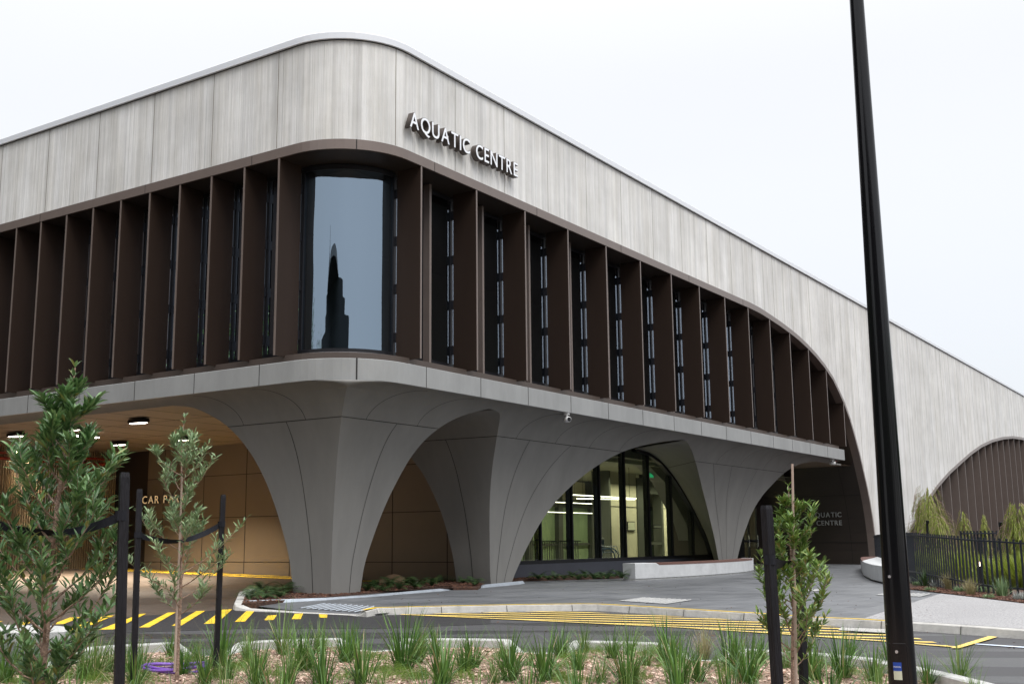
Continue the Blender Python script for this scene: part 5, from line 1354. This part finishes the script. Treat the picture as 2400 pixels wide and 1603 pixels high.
# strappy grass tufts
gm = [tuft_mesh(100+i, 74, .45, .40, .0125, M['grass'], 'blades', 1.0, .06) for i in range(5)]
gl = [tuft_mesh(120+i, 95, .43, .42, .0065, M['grassl'], 'blades', 1.1, .05) for i in range(3)]
gd = [tuft_mesh(130, 170, .38, .36, .004, M['grassp'], 'blades', 1.3, .05)]
T = [(220, 1590, 'l', 1.15), (332, 1567, 'l', 1), (399, 1537, 'g', .85), (519, 1562, 'g', 1.15), (8, 1600, 'g', 1.0), (317, 1604, 'g', .85), (582, 1541, 'l', .9), (480, 1603, 'g', 1.0), (676, 1604, 'l', 1.05), (755, 1604, 'g', 1.25), (827, 1539, 'g', .95), (848, 1603, 'g', 1.25), (945, 1568, 'g', 1.3),
     (1037, 1603, 'g', 1.25), (750, 1530, 'l', .9), (663, 1534, 'l', 1.2), (533, 1593, 'g', .8), (1107, 1565, 'g', 1.15), (1194, 1594, 'g', 1.2), (1276, 1595, 'g', 1.2), (1158, 1602, 'l', .7), (1314, 1538, 'g', .95), (1368, 1528, 'l', .95), (1409, 1602, 'l', .8), (1434, 1543, 'g', 1.0), (1475, 1534, 'l', 1.0),
     (1468, 1603, 'g', 1.25), (1562, 1548, 'g', 1.15), (1590, 1602, 'g', 1.1), (1636, 1598, 'g', .9), (1650, 1541, 'd', 1.05), (1713, 1570, 'g', 1.1), (1754, 1602, 'g', 1.15), (1782, 1556, 'g', .9), (1843, 1567, 'l', .9), (1897, 1595, 'g', 1.0), (1974, 1588, 'g', 1.05), (2045, 1597, 'g', 1.0), (2249, 1602, 'l', 1.25), (2175, 1603, 'g', .75),
     (1915, 1590, 'l', .9), (700, 1570, 'g', 1.0), (985, 1538, 'l', .9), (1020, 1534, 'g', .8), (460, 1545, 'l', .7), (140, 1570, 'l', .8), (255, 1575, 'l', .7), (90, 1610, 'g', .9), (1240, 1560, 'l', .7), (1515, 1560, 'l', .8), (600, 1610, 'g', 1.0)]
T += [(x, 1665+((x*37) % 50), 'g' if (x//7) % 3 else 'l', 1.0) for x in range(-60, 2100, 118)] + [(2140, 1660, 'g', .7), (2290, 1640, 'l', .8)]
r = random.Random(41)
for k in range(17):
    x = 60+k*128+r.uniform(-22, 22); T.append((int(x), int(r.choice((1556, 1575, 1590, 1606))+r.uniform(-6, 6)), r.choice('ggl'), r.uniform(.7, 1.05)))
rowname = lambda y: 'back' if y < 1548 else 'middle' if y < 1582 else 'front' if y < 1620 else 'nearest'
r = random.Random(9); cnts = {}
for x, y, k, s in sorted(T):
    P = gp(x, y, MZ); me = r.choice({'g': gm, 'l': gl, 'd': gd}[k]); rn = rowname(y); nm_ = {'g': 'dark green strappy', 'l': 'fine bright green', 'd': 'pale wispy'}[k]
    cnts[(rn, k)] = cnts.get((rn, k), 0)+1
    o = plant('grass_tuft', me, P, s*r.uniform(.82, 1.12), r.uniform(0, 6), f'{nm_} grass tuft, {ORD[cnts[(rn, k)]-1]} such from left in the {rn} row', 'grass tuft', 'grass tufts in the foreground bark bed')

# ---- saplings, stakes and ties
def sapling(name, trunk, prof, n, leaf, mt, label, seed, tw=.012, barkm=None, up=.9, lz=.9):
    """trunk: world points; prof: list of (height fraction, half width m)"""
    r = random.Random(seed); O_ = trunk[0].copy(); root = empty(name, O_); tag(root, label, 'sapling', None)
    T_ = [p-O_ for p in trunk]; L_ = [0]
    for a, b in zip(T_, T_[1:]): L_.append(L_[-1]+(b-a).length)
    def tp_(f):
        s = f*L_[-1]; j = 0
        while j < len(L_)-2 and L_[j+1] < s: j += 1
        t = (s-L_[j])/(L_[j+1]-L_[j]); return T_[j].lerp(T_[j+1], t)
    m = MB(); fs = [i/16 for i in range(17)]; m.tube([tp_(f) for f in fs], [tw*(1-.85*f)+.0015 for f in fs], 9)
    lv = MB(); br = MB()
    for i in range(n):
        f = prof[0][0]+(1-prof[0][0])*((i+r.random())/n)**1.05; hw = interp(prof, f); az = i*2.399+r.uniform(-.4, .4); ln = hw*r.uniform(.75, 1.15)/.78
        d = Vector((math.cos(az), math.sin(az), up*r.uniform(.6, 1.2))).normalized(); p = tp_(f*.94-.02); q = p.copy(); pts = [p.copy()]; k = 9
        for j in range(k):
            d = (d+Vector((r.uniform(-.14, .14), r.uniform(-.14, .14), .09))).normalized(); q = q+d*ln/k; pts.append(q.copy())
        br.tube(pts, [tw*.28*(1-.8*j/k)+.0008 for j in range(k+1)], 4, False)
        def leaves(pts, dens, s0):
            for j in range(s0, len(pts)):
                dd = (pts[j]-pts[j-1]).normalized()
                for c in range(dens):
                    pt_ = pts[j-1].lerp(pts[j], r.random()); a2 = r.uniform(0, 6.28); side = Vector((math.cos(a2), math.sin(a2), r.uniform(-.2, .6)))
                    ld = dd*r.uniform(.3, 1.1)+side*.95+Vector((0, 0, .15*lz)); leafadd(lv, pt_, ld, Vector((r.uniform(-.6, .6), r.uniform(-.6, .6), 1)), leaf[0]*r.uniform(.65, 1.2), leaf[1]*r.uniform(.8, 1.2), r.uniform(-.1, .25))
        leaves(pts, leaf[2], 3)
        for c in range(leaf[3]):
            j = r.randrange(3, k+1); a2 = r.uniform(0, 6.28); d2 = ((pts[j]-pts[j-1]).normalized()+Vector((math.cos(a2), math.sin(a2), .5))*.75).normalized(); tws = [pts[j].copy()]; l2 = ln*r.uniform(.2, .42)
            for _ in range(4): d2 = (d2+Vector((0, 0, .12))).normalized(); tws.append(tws[-1]+d2*l2/4)
            br.tube(tws, .0013, 3, False); leaves(tws, leaf[2], 1)
    # leader
    pts = [tp_(.8+.2*j/8) for j in range(9)]; 
    for j in range(1, 9):
        for c in range(5):
            a2 = r.uniform(0, 6.28); leafadd(lv, pts[j], Vector((math.cos(a2), math.sin(a2), 1.2)), Vector((0, 0, 1)), leaf[0]*r.uniform(.5, 1), leaf[1], .1)
    m.build('trunk', barkm or M['bark'], root); br.build('branches', barkm or M['bark'], root); lv.build('crown', mt, root); return root
def stake(px, w_, D, ztop, label):
    """px: two pixels on the stake axis (top, bottom)"""
    a = at(px[0][0], px[0][1], D); b = at(px[1][0], px[1][1], D); d = (b-a).normalized(); k = (-.2-a.z)/d.z; P0 = a+d*k
    root = empty('tree_stake', P0); tag(root, label, 'stake', 'black stakes round the saplings'); m = MB(); h = w_/2
    top = a-P0; az = .5
    rows = []
    for t in (0, .25, .5, .75, .985, 1.0):
        c = top*t; hh = h if t < 1 else h*.86; rows.append([c+Vector((math.cos(az+math.pi/4+k*math.pi/2), math.sin(az+math.pi/4+k*math.pi/2), 0))*hh*1.41 for k in range(4)])
    m.grid(rows, closed=True); m.add(rows[-1], [(0, 1, 2, 3)]); m.build('post', M['stake'], root); return a, P0
def strap(p0, p1, p2, hgt, label):
    """webbing from stake to trunk to stake"""
    root = empty('tree_tie', p0); tag(root, label, 'tree tie', 'black webbing ties'); m = MB()
    def seg(a, b, sag, tw0, tw1):
        rows = [[], []]; n = 14
        for i in range(n+1):
            t = i/n; c = a.lerp(b, t)+Vector((0, 0, -sag*4*t*(1-t)))-p0; dr = (b-a).normalized(); an = tw0+(tw1-tw0)*t
            up = Vector((0, 0, 1)); sd_ = dr.cross(up).normalized(); v = (up*math.cos(an)+sd_*math.sin(an))*hgt/2
            rows[0].append(c+v); rows[1].append(c-v)
        m.grid(rows); m.grid([[q+Vector((0, .003, 0)) for q in rr] for rr in rows])
    seg(p0, p1, .02, 0, 1.0)
    if p2: seg(p1, p2, .02, -1.0, 0)
    # wrap round the stake
    for c in ([p0] + ([p2] if p2 else [])):
        rw = [[], []]
        for i in range(9):
            a = i*math.pi/4+.4; q = Vector((math.cos(a)*.034, math.sin(a)*.034, 0))+c-p0; rw[0].append(q+Vector((0, 0, hgt/2))); rw[1].append(q-Vector((0, 0, hgt/2)))
        m.grid(rw)
    m.build('webbing', M['strap'], root)
# near sapling, far left
D1_ = 6.2
def G(p): q = p.copy(); q.z = zz(p.x, p.y)+MZ; return q
def trunkpts(pxs, D):
    P = [at(x, y, D) for x, y in pxs]; d = (P[0]-P[1]); k = (zz(P[0].x, P[0].y)+MZ-P[0].z)/d.z if abs(d.z) > 1e-6 else 0; return [P[0]+d*k]+P
t1 = trunkpts([(97, 1600), (112, 1450), (118, 1330), (135, 1180), (150, 1060), (165, 960), (176, 862)], D1_)
sapling('sapling', t1, [(.17, .26), (.3, .42), (.42, .44), (.52, .40), (.62, .32), (.72, .25), (.82, .19), (.92, .13), (1, .06)], 46, (.086, .019, 4, 4), M['leaf1'], 'dense dark green sapling nearest the camera at the far left', 31, .022, up=.7)
a1, b1 = stake(((292, 1107), (279, 1603)), .048, 6.0, 0, 'thick black stake between the near sapling and the CAR PARK sign')
stk = at(-55, 1180, 6.3); a0_, _ = stake(((-62, 1110), (-50, 1603)), .048, 6.3, 0, 'black stake just outside the left edge beside the near sapling')
strap(at(-50, 1215, 6.3), at(128, 1248, D1_-.03), at(286, 1208, 6.0), .052, 'wide black webbing tie holding the near dense sapling')
# middle sapling
D2 = 10.0
t2 = trunkpts([(415, 1570), (418, 1480), (424, 1390), (424, 1290), (424, 1190), (426, 1100), (424, 1040), (433, 980)], D2)
sapling('sapling', t2, [(.27, .26), (.38, .40), (.48, .42), (.54, .36), (.6, .2), (.68, .2), (.78, .33), (.86, .26), (.93, .13), (1, .04)], 32, (.085, .016, 3, 3), M['leaf2'], 'airy grey green sapling in the middle of two black stakes inside the purple hose ring', 37, .017, M['bark'], .4)
c0 = at(409, 1574, D2-.05); m = MB(); A_ = Vector((0, 0, 0)); B_ = at(427, 1110, D2-.03)-c0; m.tube([A_, B_*.5, B_], [.011, .010, .008], 8); o = m.build('cane', M['cane']); o.location = c0; tag(o, 'pinkish cane tied beside the trunk of the airy middle sapling', 'cane')
stake(((327, 1146), (313, 1570)), .046, D2-.2, 0, 'black stake left of the airy middle sapling'); stake(((523, 1159), (506, 1565)), .042, D2+.3, 0, 'black stake right of the airy middle sapling')
strap(at(324, 1253, D2-.2), at(423, 1268, D2-.03), at(519, 1228, D2+.3), .05, 'black webbing tie round the airy middle sapling')
m = MB()
for k, (rx, dz, dx) in enumerate(((.275, .02, 0), (.26, .05, .01), (.285, .045, -.01))):
    pts = [(rx*math.cos(a)+dx, rx*.95*math.sin(a), dz+.012*math.sin(a*2+k)) for a in [2*math.pi*i/48 for i in range(49)]]; m.tube(pts, .0125, 7, False)
m.tube([(.24, -.12, .05), (.3, -.03, .04), (.26, .06, .05)], .013, 7)
o = m.build('hose_ring', M['purple']); P = gp(412, 1572, MZ); o.location = P; tag(o, 'coiled purple irrigation hose ring round the foot of the middle sapling', 'hose')
# right sapling
D3 = 7.6
t3 = trunkpts([(1858, 1603), (1858, 1500), (1859, 1400), (1854, 1310), (1852, 1250), (1850, 1200), (1848, 1140)], D3)
sapling('sapling', t3, [(.28, .33), (.38, .37), (.48, .34), (.56, .24), (.66, .18), (.76, .2), (.86, .15), (.94, .09), (1, .04)], 34, (.066, .0165, 4, 3), M['leaf3'], 'compact mid green sapling with a tall cane left of the black pole', 43, .014, up=.65)
c0 = at(1867, 1603, D3-.06); c0 = c0+(c0-at(1866, 1500, D3-.06))*((zz(c0.x, c0.y)+MZ-c0.z)/(c0-at(1866, 1500, D3-.06)).z); B_ = at(1857, 1087, D3-.06)-c0; m = MB(); m.tube([(0, 0, 0), B_*.3, B_*.6, B_], [.0105, .01, .0095, .008], 8)
for t in (.2, .42, .63, .85): m.tube([B_*t-B_.normalized()*.004, B_*t+B_.normalized()*.004], .0115, 8)
o = m.build('cane', M['cane']); o.location = c0; tag(o, 'tall pinkish bamboo cane rising above the sapling left of the pole', 'cane')
stake(((1796, 1184), (1822, 1603)), .052, 6.9, 0, 'black stake left of the sapling beside the lamp pole'); stake(((1874, 1320), (1884, 1603)), .048, 8.3, 0, 'black stake right of the sapling beside the lamp pole')
strap(at(1804, 1311, 6.9), at(1850, 1318, D3), None, .06, 'black webbing tie to the sapling beside the lamp pole')

# ================================================================== ACROSS THE ROAD, BEHIND THE CAMERA (tower mirrored in the glass; trees and blocks added as occluders)
def occluder_tree(P, h, w_, seed, label):
    r = random.Random(seed); root = empty('occluder_tree', P); tag(root, label, 'tree', 'trees added behind the viewer to block light'); m = MB(); m.tube([(0, 0, 0), (.1, 0, h*.45), (0, .1, h*.8)], [.22, .16, .05], 8); m.build('trunk', M['bark'], root)
    lv = MB()
    for k in range(46):
        a = r.uniform(0, 6.28); q = w_*math.sqrt(r.random())*.85; zc_ = h*(.3+.62*r.random()); c = Vector((q*math.cos(a), q*math.sin(a), zc_))
        for j in range(60):
            dd = Vector((r.gauss(0, 1), r.gauss(0, 1), r.gauss(0, .7))); p = c+dd*w_*.2; leafadd(lv, p, Vector((r.uniform(-1, 1), r.uniform(-1, 1), r.uniform(-.6, .6))), Vector((0, 0, 1)), .42, .28)
    lv.build('crown', M['leaf1'], root)
RING = [(-34, 16, 14), (-30, 4, 13), (-27, -8, 12), (-20, -18, 9), (-12, -25, 8), (0, -28, 7.5), (9, -26, 7.5), (18, -22, 8), (26, -14, 9), (31, -4, 9), (34, 7, 9.5), (37, 18, 9.5), (40, 27, 9.5), (44, 36, 10), (48, 45, 10), (-38, 28, 15), (-44, 40, 15)]  # trees added out of view to block low sky light
for i, (x, y, h) in enumerate(RING):
    occluder_tree(Vector((x, y, -.3)), h, 5.0, 60+i, f'dark tree added to block low sky light, {ORD[i]} along the row behind the viewer')
def block(x, y, w_, d_, h, rz, label, mt):  # plain block out of view, added to darken glass reflections
    root = empty('occluder_block', (x, y, -.5), rz); tag(root, label, 'building'); m = MB(); m.box(-w_/2, w_/2, -d_/2, d_/2, 0, h); m.build('wall', mt, root)
    m = MB()
    for f in range(int(h//3.4)):
        for sx_ in range(int(w_//3)):
            for sg in (-1, 1): m.box(-w_/2+.8+sx_*3, -w_/2+2.6+sx_*3, sg*d_/2-.03, sg*d_/2+.03, 1+f*3.4, 2.8+f*3.4)
        for sy in range(int(d_//3)):
            for sg in (-1, 1): m.box(sg*w_/2-.03, sg*w_/2+.03, -d_/2+.8+sy*3, -d_/2+2.6+sy*3, 1+f*3.4, 2.8+f*3.4)
    o = m.build('window_band', M['dark'], root)
    return root
blk = mat('grey render', (.03, .033, .037), .8, var=(.3, .1))
block(-62, 84, 40, 50, 27, .2, 'grey block added far left to darken reflections, outside the view', blk)
block(-58, 22, 24, 64, 36, 0, 'unseen grey block added behind the left trees to darken reflections', blk)
# stepped clock tower mirrored in the curved window
block(64, 40, 24, 60, 8.5, -.2, 'low grey block added beyond the right hand trees, outside the view', blk)  # added block hides low sky from the foyer glass reflections
root = empty('stepped_tower', (-10, -50, -.5)); tag(root, 'dark stepped tower block with a thin spire, mirrored in the curved corner window', 'building')
m = MB(); m.box(-44, 28, -6, 6, 0, 16); m.build('base_block', blk, root)
m = MB(); m.box(-38, 24, -5, 5, 16, 20); m.build('middle_block', blk, root)
m = MB(); m.box(-28, 16, -4, 4, 20, 21.5); m.box(-25, 12, -4, 4, 21.5, 23); m.tube([(-10, 0, 23), (-10, 0, 24.4), (-10, 0, 25.4), (-10, 0, 26)], [13, 11, 7, 1], 16); m.build('upper_block', blk, root)
m = MB(); m.tube([(-22, 0, 20), (-22, 0, 27), (-22, 0, 30)], [1.6, .8, .2], 8); m.build('spire', blk, root)
m = MB()
for f in range(4):
    for k in range(9): m.box(-14+k*3.2, -12.2+k*3.2, 5.98, 6.03, 1.2+f*3.1, 3+f*3.1)
m.build('window_band', M['dark'], root)

r = random.Random(77); m = MB()
for k in range(240):
    x, y = r.uniform(560, 2300), r.uniform(1360, 1470); P = gpr(x, y, .003); u, v, _ = UV(P)
    if not inside((P.x, P.y), pave_poly) or v > 2: continue
    chip(m, (P.x, P.y, P.z), r.uniform(.006, .018), r)
for k in range(260):
    P = gr(r.uniform(0, 2400), r.uniform(1430, 1530), .004)
    if inside((P.x, P.y), pave_poly) or inside((P.x, P.y), ipoly): continue
    chip(m, (P.x, P.y, P.z), r.uniform(.006, .02), r)
tag(m.build('leaf_litter', M['chipsd']), 'small dark leaves and grit scattered over the paving and road', 'litter', kind='stuff')
